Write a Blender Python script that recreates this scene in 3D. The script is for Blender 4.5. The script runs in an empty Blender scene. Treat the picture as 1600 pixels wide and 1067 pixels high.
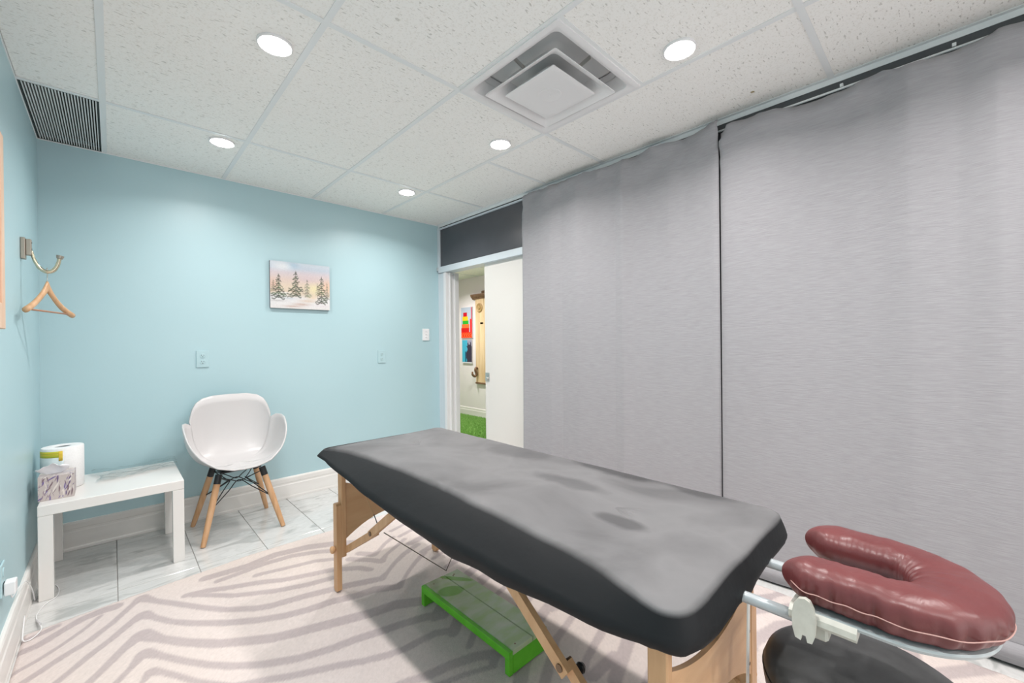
import bpy, bmesh, math, random
import numpy as np
from mathutils import Vector, Matrix, noise, Quaternion
from math import sin, cos, pi, radians, sqrt, exp
random.seed(7)
S = bpy.context.scene
COL = S.collection

# ---------------------------------------------------------------- camera
H = 1.1945
YAW, PITCH, ROLL, FPX = .763, -.0021, -.0111, 653.5
cam = bpy.data.cameras.new('camera'); co = bpy.data.objects.new('camera', cam); COL.objects.link(co)
cam.sensor_width = 36; cam.lens = FPX / 1600 * 36; cam.shift_y = 3.65 / 1600; cam.clip_start = .01
fw = Vector((sin(YAW) * cos(PITCH), cos(YAW) * cos(PITCH), sin(PITCH)))
rt = Vector((cos(YAW), -sin(YAW), 0)); up = rt.cross(fw)
rt2 = cos(ROLL) * rt + sin(ROLL) * up; up2 = -sin(ROLL) * rt + cos(ROLL) * up
m = Matrix((rt2, up2, -fw)).transposed().to_4x4(); m.translation = (0, 0, H)
co.matrix_world = m
S.camera = co

# ---------------------------------------------------------------- world, exposure, light level
w = bpy.data.worlds.new('world'); S.world = w; w.use_nodes = True
w.node_tree.nodes['Background'].inputs[0].default_value = (1, .95, .935, 1)
w.node_tree.nodes['Background'].inputs[1].default_value = 2.15
S.view_settings.view_transform = 'Standard'; S.view_settings.look = 'None'
S.view_settings.gamma = 1; S.view_settings.use_curve_mapping = False
S.view_settings.exposure = 0.23
LAMP_W = 8.2          # power of each recessed lamp
LENS_E = 40.0         # glow of its diffuser
LAMP_COL = (1, .955, .93)
HALL_W = 20.0

# ---------------------------------------------------------------- materials
def mat(name, col=(.8, .8, .8), rough=.5, metal=0, spec=.5, **kw):
    M = bpy.data.materials.new(name); M.use_nodes = True
    b = M.node_tree.nodes['Principled BSDF']
    b.inputs['Base Color'].default_value = (*col, 1); b.inputs['Roughness'].default_value = rough
    b.inputs['Metallic'].default_value = metal; b.inputs['Specular IOR Level'].default_value = spec
    for k, v in kw.items(): b.inputs[k].default_value = v
    return M
def N(M, t, **kw):
    n = M.node_tree.nodes.new(t)
    for k, v in kw.items():
        if k.startswith('i_'): n.inputs[k[2:].replace('_', ' ')].default_value = v
        else: setattr(n, k, v)
    return n
def L(M, a, b): M.node_tree.links.new(a, b)
def B(M): return M.node_tree.nodes['Principled BSDF']
def coords(M, scale=(1, 1, 1), kind='Object', rot=(0, 0, 0)):
    t = N(M, 'ShaderNodeTexCoord'); mp = N(M, 'ShaderNodeMapping')
    mp.inputs['Scale'].default_value = scale; mp.inputs['Rotation'].default_value = rot
    L(M, t.outputs[kind], mp.inputs['Vector']); return mp.outputs[0]
def ramp(M, fac, stops):
    r = N(M, 'ShaderNodeValToRGB'); e = r.color_ramp.elements
    while len(e) < len(stops): e.new(.5)
    for x, (p, c) in zip(e, stops): x.position = p; x.color = (*c, 1)
    L(M, fac, r.inputs[0]); return r.outputs[0]
def bump(M, h, strength=.2, dist=.01):
    b = N(M, 'ShaderNodeBump'); b.inputs['Strength'].default_value = strength; b.inputs['Distance'].default_value = dist
    L(M, h, b.inputs['Height']); L(M, b.outputs[0], B(M).inputs['Normal'])
def noisy(name, c1, c2, scale=(5, 5, 5), rough=.5, detail=4, bstr=0, bdist=.003, p=(.35, .65), kind='Object', spec=.5, **kw):
    M = mat(name, c1, rough, spec=spec, **kw)
    n = N(M, 'ShaderNodeTexNoise', i_Scale=1.0, i_Detail=detail); L(M, coords(M, scale, kind), n.inputs['Vector'])
    L(M, ramp(M, n.outputs['Fac'], [(p[0], c1), (p[1], c2)]), B(M).inputs['Base Color'])
    if bstr: bump(M, n.outputs['Fac'], bstr, bdist)
    return M
def attr_mat(name, rough=.7, spec=.3, scale=0, bstr=0, bdist=.002):
    M = mat(name, (.8, .8, .8), rough, spec=spec)
    a = N(M, 'ShaderNodeVertexColor', layer_name='Col'); L(M, a.outputs[0], B(M).inputs['Base Color'])
    if scale:
        n = N(M, 'ShaderNodeTexNoise', i_Scale=scale, i_Detail=3.0); L(M, coords(M), n.inputs['Vector'])
        bump(M, n.outputs['Fac'], bstr, bdist)
    return M
def wood(name, a, b, sc=(30, 30, 3), rough=.45):
    return noisy(name, a, b, sc, rough, 3, .08, .001, (.3, .7))

M_wall = noisy('teal wall paint', (.425, .605, .65), (.445, .622, .667), (1.2, 1.2, 1.2), .40, 2, 0, spec=.5)
nz = N(M_wall, 'ShaderNodeTexNoise', i_Scale=1.0, i_Detail=3.0); L(M_wall, coords(M_wall, (70, 70, 70)), nz.inputs['Vector']); bump(M_wall, nz.outputs['Fac'], .10, .002)
M_white = mat('white wall paint', (.80, .80, .79), .6)
M_hallwall = mat('hall white paint', (.78, .74, .745), .6)
M_trim = mat('white gloss trim', (.80, .80, .81), .3)
M_frame = mat('pale blue frame paint', (.64, .70, .745), .35)
M_clip = mat('grey clip', (.45, .5, .52), .5)
M_transom = noisy('charcoal transom panel', (.068, .07, .080), (.08, .082, .094), (4, 4, 4), .3, 3)
M_door = mat('cream door', (.745, .715, .675), .35)
M_base = noisy('veined cream baseboard', (.83, .815, .79), (.77, .75, .72), (2.5, 2.5, 9), .3, 5)
M_steel = mat('brushed steel', (.62, .61, .58), .28, 1)
M_chrome = mat('worn brassy chrome', (.62, .56, .42), .25, 1)
M_bracket = noisy('tarnished nickel', (.36, .32, .27), (.55, .51, .45), (60, 60, 60), .4, 3, metal=.8) if False else mat('tarnished nickel', (.42, .375, .32), .42, .8)
M_tee = mat('ceiling tee paint', (.80, .82, .825), .45)
M_slab = mat('plenum', (.25, .25, .25), .9)
M_blk = mat('black metal', (.012, .014, .016), .4)
M_plug = mat('white plastic', (.85, .85, .86), .35)
M_paintplate = mat('painted outlet plate', (.44, .62, .66), .35)
M_dark = mat('dark partition paint', (.07, .075, .08), .5)
M_slot = mat('dark slot', (.03, .04, .04), .7)

def tile_mat():
    M = mat('mineral fibre tile', (.83, .83, .805), .9, spec=.1)
    v = coords(M, (38, 120, 60), 'Object')
    n = N(M, 'ShaderNodeTexNoise', i_Scale=1.0, i_Detail=1.5, i_Roughness=.5); L(M, v, n.inputs['Vector'])
    dsp = ramp(M, n.outputs['Fac'], [(.30, (0, 0, 0)), (.36, (1, 1, 1))])
    n2 = N(M, 'ShaderNodeTexNoise', i_Scale=1.0, i_Detail=3.0); L(M, coords(M, (140, 140, 140)), n2.inputs['Vector'])
    fine = ramp(M, n2.outputs['Fac'], [(.36, (.88, .87, .85)), (.46, (1, 1, 1))])
    mx = N(M, 'ShaderNodeMix', data_type='RGBA', blend_type='MIX'); L(M, dsp, mx.inputs[0])
    mx.inputs[6].default_value = (.66, .65, .62, 1); mx.inputs[7].default_value = (.93, .92, .895, 1)
    m2 = N(M, 'ShaderNodeMix', data_type='RGBA', blend_type='MULTIPLY'); m2.inputs[0].default_value = .75
    L(M, mx.outputs[2], m2.inputs[6]); L(M, fine, m2.inputs[7])
    # a small brown water stain on one tile
    g = N(M, 'ShaderNodeNewGeometry'); d = N(M, 'ShaderNodeVectorMath', operation='DISTANCE'); d.inputs[1].default_value = (2.256, .652, 2.397)
    ns = N(M, 'ShaderNodeTexNoise', i_Scale=90.0); L(M, g.outputs['Position'], ns.inputs['Vector'])
    ad = N(M, 'ShaderNodeMath', operation='MULTIPLY_ADD'); L(M, ns.outputs['Fac'], ad.inputs[0]); ad.inputs[1].default_value = .03; L(M, g.outputs['Position'], d.inputs[0]); L(M, d.outputs['Value'], ad.inputs[2])
    st = ramp(M, ad.outputs[0], [(.018, (.30, .22, .06)), (.024, (1, 1, 1))])
    m3 = N(M, 'ShaderNodeMix', data_type='RGBA', blend_type='MULTIPLY'); m3.inputs[0].default_value = 1
    L(M, m2.outputs[2], m3.inputs[6]); L(M, st, m3.inputs[7])
    L(M, m3.outputs[2], B(M).inputs['Base Color'])
    bump(M, n.outputs['Fac'], .25, .002)
    return M
M_tile = tile_mat()

def marble_mat():
    M = mat('pale marble tile', (.84, .85, .845), .12, spec=.5)
    v = coords(M, (1.6, 9, 1), 'Generated')
    oi = N(M, 'ShaderNodeObjectInfo'); ad = N(M, 'ShaderNodeVectorMath', operation='ADD'); sc = N(M, 'ShaderNodeVectorMath', operation='SCALE'); sc.inputs['Scale'].default_value = 37.0
    cb = N(M, 'ShaderNodeCombineXYZ'); L(M, oi.outputs['Random'], cb.inputs[0]); L(M, oi.outputs['Random'], cb.inputs[1]); L(M, cb.outputs[0], sc.inputs[0])
    L(M, v, ad.inputs[0]); L(M, sc.outputs[0], ad.inputs[1])
    n = N(M, 'ShaderNodeTexNoise', i_Scale=.8, i_Detail=6.0, i_Distortion=1.2); L(M, ad.outputs[0], n.inputs['Vector'])
    L(M, ramp(M, n.outputs['Fac'], [(.33, (.46, .465, .455)), (.42, (.59, .59, .58)), (.50, (.66, .66, .65)), (.56, (.61, .61, .60)), (.62, (.67, .67, .66))]), B(M).inputs['Base Color'])
    return M
M_marble = marble_mat()
M_grout = mat('grey grout', (.36, .35, .34), .8)
M_rug = attr_mat('woven rug', .95, .1)
n1 = N(M_rug, 'ShaderNodeTexNoise', i_Scale=1.0, i_Detail=2.0); L(M_rug, coords(M_rug, (160, 420, 100)), n1.inputs['Vector']); bump(M_rug, n1.outputs['Fac'], .5, .004)

def curtain_mat():
    M = mat('grey woven curtain', (.42, .42, .43), .9, spec=.15)
    n = N(M, 'ShaderNodeTexNoise', i_Scale=1.0, i_Detail=4.0); L(M, coords(M, (40, 17, 250)), n.inputs['Vector'])
    L(M, ramp(M, n.outputs['Fac'], [(.3, (.325, .318, .336)), (.7, (.375, .369, .387))]), B(M).inputs['Base Color'])
    bump(M, n.outputs['Fac'], .3, .002)
    B(M).inputs['Sheen Weight'].default_value = .15
    return M
M_curtain = curtain_mat()

PATCHES = [(1.385, .90, .060, .17, .75), (1.395, .58, .060, .13, .6), (.995, .63, .035, .085, .6), (1.33, 1.35, .10, .20, .35), (1.15, .92, .05, .16, .4)]   # x, y, radii, strength of the darker clean patches
def sheet_mat():
    # satin cover: worn dusty top, darker clean patches; paler colour stands in for sheen
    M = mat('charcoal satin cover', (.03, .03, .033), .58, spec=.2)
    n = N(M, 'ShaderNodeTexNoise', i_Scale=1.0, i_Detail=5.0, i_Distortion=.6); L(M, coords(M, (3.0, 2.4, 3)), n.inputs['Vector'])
    worn = ramp(M, n.outputs['Fac'], [(.33, (.11, .109, .112)), (.43, (.14, .139, .143)), (.56, (.168, .167, .171)), (.72, (.14, .14, .144))])  # worn, dusty tone with the painted sheen mixed in
    last = worn
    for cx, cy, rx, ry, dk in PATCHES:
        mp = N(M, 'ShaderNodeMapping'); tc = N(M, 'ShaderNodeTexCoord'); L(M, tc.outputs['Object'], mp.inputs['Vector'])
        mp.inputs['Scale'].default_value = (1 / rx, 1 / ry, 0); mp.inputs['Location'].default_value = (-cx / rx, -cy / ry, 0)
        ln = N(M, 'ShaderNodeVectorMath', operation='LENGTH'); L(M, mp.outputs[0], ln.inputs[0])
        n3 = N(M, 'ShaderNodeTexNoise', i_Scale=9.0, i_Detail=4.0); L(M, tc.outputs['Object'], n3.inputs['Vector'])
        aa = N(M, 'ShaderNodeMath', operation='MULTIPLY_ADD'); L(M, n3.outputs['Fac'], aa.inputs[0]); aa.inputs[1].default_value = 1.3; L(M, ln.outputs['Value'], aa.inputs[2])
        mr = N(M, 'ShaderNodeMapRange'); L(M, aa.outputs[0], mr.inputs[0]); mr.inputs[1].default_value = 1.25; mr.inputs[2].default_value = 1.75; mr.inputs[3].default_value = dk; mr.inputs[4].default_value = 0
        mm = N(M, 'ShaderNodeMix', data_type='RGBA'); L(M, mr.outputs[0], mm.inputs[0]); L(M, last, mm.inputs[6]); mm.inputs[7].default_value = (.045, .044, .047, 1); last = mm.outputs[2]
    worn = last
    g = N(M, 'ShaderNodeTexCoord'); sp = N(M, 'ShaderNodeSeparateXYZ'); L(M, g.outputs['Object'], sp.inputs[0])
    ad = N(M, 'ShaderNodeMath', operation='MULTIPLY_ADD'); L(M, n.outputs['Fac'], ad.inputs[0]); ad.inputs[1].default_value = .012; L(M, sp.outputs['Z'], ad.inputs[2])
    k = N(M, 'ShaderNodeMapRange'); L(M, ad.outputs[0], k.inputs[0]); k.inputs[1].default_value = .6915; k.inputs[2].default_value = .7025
    mx = N(M, 'ShaderNodeMix', data_type='RGBA'); L(M, k.outputs[0], mx.inputs[0]); mx.inputs[6].default_value = (.011, .012, .0135, 1); L(M, worn, mx.inputs[7])  # near-black sides; top tone by height, with the sheen painted in
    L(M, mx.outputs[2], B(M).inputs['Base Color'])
    n2 = N(M, 'ShaderNodeTexNoise', i_Scale=1.0, i_Detail=4.0); L(M, coords(M, (14, 9, 14)), n2.inputs['Vector']); bump(M, n2.outputs['Fac'], .18, .010)
    return M
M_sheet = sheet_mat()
M_beech = wood('beech wood', (.56, .315, .155), (.66, .40, .215), (40, 40, 5))
M_beechpanel = wood('beech plywood', (.58, .33, .165), (.66, .41, .22), (4, 30, 30))
M_dowel = wood('chair leg beech', (.56, .31, .15), (.68, .42, .24), (40, 40, 4))
M_hinge = mat('dark brass bolt', (.20, .13, .08), .45, .5)
M_cord = mat('tan cord', (.55, .35, .18), .7)
M_cable = mat('steel cable', (.22, .19, .16), .4, .6)
M_strap = mat('white strap', (.78, .78, .76), .6)
M_tube = mat('pale grey tube', (.44, .48, .50), .35, .2)
M_cradle = noisy('cream plastic', (.52, .52, .465), (.58, .58, .52), (60, 60, 60), .4, 3)
M_pale = mat('pale grey plate', (.46, .50, .51), .4)
def leather(name, c1, c2, rough, sc, bs, kind='Object'):
    M = mat(name, c1, rough, spec=.55)
    n = N(M, 'ShaderNodeTexNoise', i_Scale=1.0, i_Detail=3.0); L(M, coords(M, (sc, sc, sc)), n.inputs['Vector'])
    L(M, ramp(M, n.outputs['Fac'], [(.3, c1), (.7, c2)]), B(M).inputs['Base Color'])
    v = N(M, 'ShaderNodeTexNoise', i_Scale=1.0, i_Detail=4.0, i_Distortion=1.0); L(M, coords(M, (26, 26, 12)), v.inputs['Vector'])
    bump(M, v.outputs['Fac'], bs, .012); return M
M_burg = leather('burgundy vinyl', (.12, .026, .027), (.155, .036, .036), .36, 9, .13)
M_thread = mat('pale pink piping', (.50, .30, .27), .6)
M_blackvinyl = noisy('worn black vinyl', (.036, .037, .037), (.062, .063, .063), (18, 18, 18), .36, 4, .1, .004)
M_green = noisy('leaf green paint', (.085, .42, .012), (.12, .50, .022), (14, 14, 14), .42, 4, .1, .002)
M_greentop = noisy('worn green with painted sheen', (.36, .54, .22), (.52, .63, .42), (9, 22, 9), .4, 5, .12, .002)  # worn green lightened for the light on the stool top
def stool_top():
    M = noisy('worn green with painted sheen', (.33, .46, .22), (.46, .52, .38), (9, 22, 9), .25, 5, .12, .002)  # worn paint made paler to carry the glossy reflection in its colour
    # greener stripe painted where a leg would block the pale reflection
    b = B(M).inputs['Base Color']; src = b.links[0].from_socket
    tc = N(M, 'ShaderNodeTexCoord'); last = None
    for cx, cy, rx, ry, rz in ((1.150, 1.600, .016, .085, .62), (1.075, 1.535, .060, .040, -.5)):
        mp = N(M, 'ShaderNodeMapping', vector_type='TEXTURE'); mp.inputs['Location'].default_value = (cx, cy, 0); mp.inputs['Rotation'].default_value = (0, 0, rz); mp.inputs['Scale'].default_value = (rx, ry, 1000)
        L(M, tc.outputs['Object'], mp.inputs['Vector']); ln = N(M, 'ShaderNodeVectorMath', operation='LENGTH'); L(M, mp.outputs[0], ln.inputs[0])
        mr = N(M, 'ShaderNodeMapRange'); L(M, ln.outputs['Value'], mr.inputs[0]); mr.inputs[1].default_value = .85; mr.inputs[2].default_value = 1.05; mr.inputs[3].default_value = 1; mr.inputs[4].default_value = 0
        mm = N(M, 'ShaderNodeMix', data_type='RGBA'); L(M, mr.outputs[0], mm.inputs[0]); L(M, src, mm.inputs[6]); mm.inputs[7].default_value = (.15, .36, .05, 1); src = mm.outputs[2]
    L(M, src, b); return M
M_greentop = stool_top()
M_gloss = mat('white lacquer', (.80, .78, .755), .22)
M_shell = mat('white polypropylene', (.60, .585, .585), .3)
M_paper = noisy('paper towel', (.87, .87, .87), (.83, .83, .83), (120, 120, 120), .9, 2, .2, .002)
M_card = mat('grey card core', (.33, .36, .37), .9)
M_label = noisy('yellow green label', (.52, .56, .03), (.62, .60, .05), (5, 5, 90), .4, 2)
M_labelb = mat('orange label edge', (.75, .52, .05), .4)
M_wrap = mat('pale blue wrapper film', (.62, .70, .71), .2)
M_tissue = mat('tissue', (.92, .92, .95), .95)
M_turf = noisy('artificial turf', (.16, .36, .07), (.30, .52, .14), (60, 60, 60), .8, 3)
M_rustic = noisy('rustic pale pine', (.62, .44, .25), (.74, .58, .36), (25, 25, 2.5), .55, 4)
M_brown = noisy('dark brown carved wood', (.14, .075, .04), (.22, .125, .07), (30, 30, 30), .5, 3)
M_pine = noisy('pinkish pine board', (.70, .47, .32), (.76, .54, .40), (30, 30, 3), .5, 4)
M_redgrain = noisy('reddish grained board', (.40, .20, .14), (.70, .46, .34), (60, 40, 4), .5, 5, p=(.38, .55))
M_attr = attr_mat('painted canvas', .75, .2, 160, .15, .002)
M_tbox = attr_mat('printed card', .5, .3)

def film_mat():
    M = bpy.data.materials.new('clear plastic film'); M.use_nodes = True
    nt = M.node_tree; nt.nodes.remove(B(M)); out = nt.nodes['Material Output']
    t = N(M, 'ShaderNodeBsdfTransparent'); t.inputs[0].default_value = (.93, .95, .95, 1)
    g = N(M, 'ShaderNodeBsdfGlossy'); g.inputs['Roughness'].default_value = .08
    f = N(M, 'ShaderNodeFresnel', i_IOR=1.5); mx = N(M, 'ShaderNodeMixShader')
    L(M, f.outputs[0], mx.inputs[0]); L(M, t.outputs[0], mx.inputs[1]); L(M, g.outputs[0], mx.inputs[2]); L(M, mx.outputs[0], out.inputs[0])
    return M
M_film = film_mat()
def emit(name, col, e):
    M = mat(name, (.9, .9, .9), .4); B(M).inputs['Emission Color'].default_value = (*col, 1); B(M).inputs['Emission Strength'].default_value = e; return M
M_lens = emit('lit diffuser', LAMP_COL, LENS_E)

# ---------------------------------------------------------------- mesh helpers
def box(bm, x0, x1, y0, y1, z0, z1, bev=0, seg=1, M=None):
    r = bmesh.ops.create_cube(bm, size=1); vs = r['verts']
    for v in vs: v.co = Vector(((x0 + x1) / 2 + v.co.x * (x1 - x0), (y0 + y1) / 2 + v.co.y * (y1 - y0), (z0 + z1) / 2 + v.co.z * (z1 - z0)))
    if bev:
        es = list({e for v in vs for e in v.link_edges})
        r = bmesh.ops.bevel(bm, geom=es, offset=bev, segments=seg, affect='EDGES', profile=.5)
        vs = list({v for f in r['faces'] for v in f.verts} | {v for v in vs if v.is_valid})
    if M is not None:
        for v in vs: v.co = M @ v.co
    return vs
def loft(bm, rings, cap0=True, cap1=True, closed=True):
    R = [[bm.verts.new(p) for p in r] for r in rings]; n = len(R[0])
    for a, b in zip(R, R[1:]):
        for i in range(n if closed else n - 1):
            j = (i + 1) % n
            bm.faces.new((a[i], a[j], b[j], b[i]))
    if cap0: bm.faces.new(R[0][::-1])
    if cap1: bm.faces.new(R[-1])
    return R
def smooth_path(pts, n=6):
    P = [Vector(p) for p in pts]; out = []
    for i in range(len(P) - 1):
        a, b, c, d = P[max(i - 1, 0)], P[i], P[i + 1], P[min(i + 2, len(P) - 1)]
        for k in range(n):
            t = k / n
            out.append(.5 * ((2 * b) + (c - a) * t + (2 * a - 5 * b + 4 * c - d) * t * t + (3 * b - a - 3 * c + d) * t ** 3))
    out.append(P[-1]); return out
def tube(bm, pts, r, seg=8, sm=0):
    P = smooth_path(pts, sm) if sm else [Vector(p) for p in pts]
    rs = r if isinstance(r, (list, tuple)) else None
    up_ = Vector((0, 0, 1)); rings = []; prev = None
    for i, p in enumerate(P):
        t = (P[min(i + 1, len(P) - 1)] - P[max(i - 1, 0)]).normalized()
        if prev is None:
            a = t.cross(up_); a = a if a.length > .05 else t.cross(Vector((1, 0, 0)))
        else: a = prev - t * prev.dot(t)
        a.normalize(); prev = a; b = t.cross(a)
        rr = rs[min(int(i * len(rs) / len(P)), len(rs) - 1)] if rs and len(rs) != len(P) else (rs[i] if rs else r)
        rings.append([p + (a * cos(k * 2 * pi / seg) + b * sin(k * 2 * pi / seg)) * rr for k in range(seg)])
    loft(bm, rings)
def bar(bm, a, b, wx, wn, ref=(1, 0, 0)):
    """rectangular bar from a to b; wx along ref, wn along the other normal"""
    a, b = Vector(a), Vector(b); t = (b - a).normalized(); x = Vector(ref); x = (x - t * x.dot(t)).normalized(); n = t.cross(x)
    rings = [[p + x * sx * wx / 2 + n * sn * wn / 2 for sx, sn in ((-1, -1), (1, -1), (1, 1), (-1, 1))] for p in (a, b)]
    loft(bm, rings)
def lathe(bm, prof, c=(0, 0, 0), seg=32, axis='Z', cap0=True, cap1=True):
    rings = []
    for r, z in prof:
        ring = []
        for k in range(seg):
            x, y = r * cos(2 * pi * k / seg), r * sin(2 * pi * k / seg)
            p = {'Z': (x, y, z), 'X': (z, x, y), 'Y': (y, z, x)}[axis]
            ring.append(Vector(c) + Vector(p))
        rings.append(ring)
    loft(bm, rings, cap0, cap1)
def prism(bm, poly, d0, d1, axis='X'):
    """extrude a 2D polygon (u,v) along axis from d0 to d1"""
    f = {'X': lambda u, v, d: (d, u, v), 'Y': lambda u, v, d: (u, d, v), 'Z': lambda u, v, d: (u, v, d)}[axis]
    loft(bm, [[f(u, v, d) for u, v in poly] for d in (d0, d1)])
def obj(name, bm, m, parent=None, smooth=False, label=None, cat=None, group=None, kind=None, angle=None):
    bmesh.ops.recalc_face_normals(bm, faces=bm.faces[:])
    me = bpy.data.meshes.new(name); bm.to_mesh(me); bm.free()
    if m: me.materials.append(m)
    if smooth or angle:
        for p in me.polygons: p.use_smooth = True
        if angle: me.set_sharp_from_angle(angle=radians(angle))
    o = bpy.data.objects.new(name, me); COL.objects.link(o)
    if parent is not None:
        o.parent = parent
        o.matrix_parent_inverse = Matrix.Identity(4)
        o.location = -ROOT.get(parent.name, Vector())
        ROOT[o.name] = Vector()
    tag(o, label, cat, group, kind); return o
ROOT = {}
def tag(o, label=None, cat=None, group=None, kind=None):
    for k, v in (('label', label), ('category', cat), ('group', group), ('kind', kind)):
        if v: o[k] = v
    return o
def thing(name, label, cat, loc, group=None):
    o = bpy.data.objects.new(name, None); o.empty_display_size = .05; COL.objects.link(o); o.location = loc
    ROOT[o.name] = Vector(loc); return tag(o, label, cat, group)
def copy_tree(o, parent=None, delta=None):
    c = o.copy(); COL.objects.link(c)
    if parent is not None: c.parent = parent
    if delta is not None: c.location = o.location + Vector(delta)
    for ch in list(o.children): copy_tree(ch, c)
    return c
def BM(): return bmesh.new()
def grid_obj(name, P, nu, nv, m, cols=None, parent=None, smooth=True, thick=0, **kw):
    """P: (nu*nv) points row-major"""
    f = [(j * nu + i, j * nu + i + 1, (j + 1) * nu + i + 1, (j + 1) * nu + i) for j in range(nv - 1) for i in range(nu - 1)]
    me = bpy.data.meshes.new(name); me.from_pydata([tuple(p) for p in P], [], f); me.materials.append(m)
    if smooth: me.polygons.foreach_set('use_smooth', [True] * len(f))
    if cols is not None:
        a = me.color_attributes.new('Col', 'FLOAT_COLOR', 'POINT'); c = np.ones((len(P), 4), dtype=np.float32); c[:, :3] = cols
        a.data.foreach_set('color', c.ravel())
    o = bpy.data.objects.new(name, me); COL.objects.link(o)
    if parent is not None:
        o.parent = parent; o.location = -ROOT.get(parent.name, Vector()); ROOT[o.name] = Vector()
    if thick:
        md = o.modifiers.new('solid', 'SOLIDIFY'); md.thickness = abs(thick); md.offset = 1 if thick > 0 else -1
    tag(o, **kw); return o
def lin(c): # sRGB 0-255 to linear
    c = np.asarray(c, dtype=float) / 255; return np.where(c <= .04045, c / 12.92, ((c + .055) / 1.055) ** 2.4)

# ================================================================ SETTING
XL, XR, YW, ZC, YR = -.30, 2.409, 3.594, 2.394, -1.9
def struct(name, bm, m, parent=None, **kw):
    return obj(name, bm, m, parent, kind=None if parent else 'structure', **kw)
bm = BM(); box(bm, XL - .1, 2.56, YR - .1, YW + .05, -.08, -.004)
floor = struct('floor', bm, M_grout, label='pale marble tiled floor with grey grout lines')
# floor tiles: one shared mesh per clipped size
G0, GX, GY0, GY = .009, .3203, 2.827, .64
tmesh = {}
def clipcells(a0, step, lo, hi):
    k = math.floor((lo - a0) / step); out = []
    while a0 + k * step < hi - 1e-6:
        s, e = max(lo, a0 + k * step), min(hi, a0 + (k + 1) * step)
        if e - s > .02: out.append((s, e))
        k += 1
    return out
for y0, y1 in clipcells(GY0, GY, YR, YW):
    for x0, x1 in clipcells(G0, GX, XL, 2.5):
        key = (round(x1 - x0, 3), round(y1 - y0, 3))
        if key not in tmesh:
            bm = BM(); dx, dy = (x1 - x0) / 2 - .0018, (y1 - y0) / 2 - .0018
            box(bm, -dx, dx, -dy, dy, -.006, 0, .001)
            o = obj('tile', bm, M_marble, floor); tmesh[key] = o
        else:
            o = tmesh[key].copy(); COL.objects.link(o)
        o.location = ((x0 + x1) / 2, (y0 + y1) / 2, random.uniform(-.0006, 0))

bm = BM(); box(bm, XL - .1, 2.545, YW, YW + .11, 0, 2.75); struct('wall_back', bm, M_wall)
bm = BM(); box(bm, XL - .1, XL, YR - .1, YW + .1, 0, 2.75); struct('wall_left', bm, M_wall)
bm = BM(); box(bm, XL - .1, -.1, YR - .1, YR, 0, 2.75); box(bm, 2.2, 2.56, YR - .1, YR, 0, 2.75); box(bm, -.1, 2.2, YR - .1, YR, 0, .12); box(bm, -.1, 2.2, YR - .1, YR, 2.36, 2.75); struct('wall_rear', bm, M_white)
bm = BM(); box(bm, -.1, -.05, YR - .06, YR - .02, .12, 2.36); box(bm, 2.15, 2.2, YR - .06, YR - .02, .12, 2.36); box(bm, -.05, 2.15, YR - .06, YR - .02, .12, .17); box(bm, -.05, 2.15, YR - .06, YR - .02, 2.31, 2.36); box(bm, 1.03, 1.07, YR - .06, YR - .02, .17, 2.31); fill_win = struct('fill_window', bm, M_trim)  # added unseen window, lets world light in as fill
for a, b in ((-.05, 1.03), (1.07, 2.15)):
    bm = BM(); box(bm, a, b, YR - .042, YR - .038, .17, 2.31); obj('fill_pane', bm, M_film, fill_win)
bm = BM()
box(bm, XR, 2.55, YR - .1, 2.335, 0, 2.75)           # behind the curtains
box(bm, XR + .06, 2.55, 2.335, YW, 1.97, 2.75)         # behind the transom panel
struct('wall_right', bm, M_dark)
bm = BM(); box(bm, XR, 2.55, 3.472, YW + .01, 0, 1.905); struct('trim_6', bm, M_frame)   # narrow strip beside the back wall

def baseboard(name, ax, a0, a1, face, sgn, h=.166):
    # moulded profile: (depth from the wall, height)
    pr = [(0, 0), (.018, 0), (.018, .012), (.0155, .02), (.0155, .105), (.0125, .112), (.0125, .122), (.0145, .126), (.0145, h - .012), (.011, h - .003), (.006, h), (0, h)]
    bm = BM(); rings = []
    for a in (a0, a1):
        rings.append([(a, face - sgn * d, z) if ax == 'X' else (face - sgn * d, a, z) for d, z in pr])
    loft(bm, rings); struct(name, bm, M_base)
baseboard('baseboard_back', 'X', XL, XR, YW, 1)
baseboard('baseboard_left', 'Y', YR, YW, XL, -1)

# ---- ceiling: slab above, mineral fibre tiles, T-bar grid
bm = BM(); box(bm, XL - .1, 2.56, YR - .1, YW + .1, 2.50, 2.56); ceiling = struct('ceiling', bm, M_slab)
Ls = [-.023, .587, 1.197, 1.807]; Cs = [2.8505, 1.598, .3665, -.865]; U = .6096
tb = .012
tees = []
for x in Ls: tees.append((x - tb, x + tb, YR, YW - .004))
cols_ = [XL] + Ls + [XR]
for i in range(5):
    xa, xb = cols_[i] + (tb if i else .004), cols_[i + 1] - (tb if i < 4 else .022)
    for y in Cs: tees.append((xa, xb, y - tb, y + tb))
xa, xb = Ls[2] + tb, Ls[3] - tb
for y in (.9884, -.243): tees.append((xa, xb, y - tb, y + tb))
tees.append((Ls[3] + tb, XR - .022, 2.1073 - tb, 2.1073 + tb))
for x0, x1, y0, y1 in tees:
    bm = BM(); box(bm, x0, x1, y0, y1, ZC, ZC + .003)
    mx, my = (x0 + x1) / 2, (y0 + y1) / 2
    if x1 - x0 < y1 - y0: box(bm, mx - .004, mx + .004, y0, y1, ZC + .003, ZC + .03)
    else: box(bm, x0, x1, my - .004, my + .004, ZC + .003, ZC + .03)
    obj('tee_bar', bm, M_tee, ceiling)
def angle_strip(pts):
    bm = BM()
    for b in pts: box(bm, *b)
    obj('wall_angle', bm, M_tee, ceiling)
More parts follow.
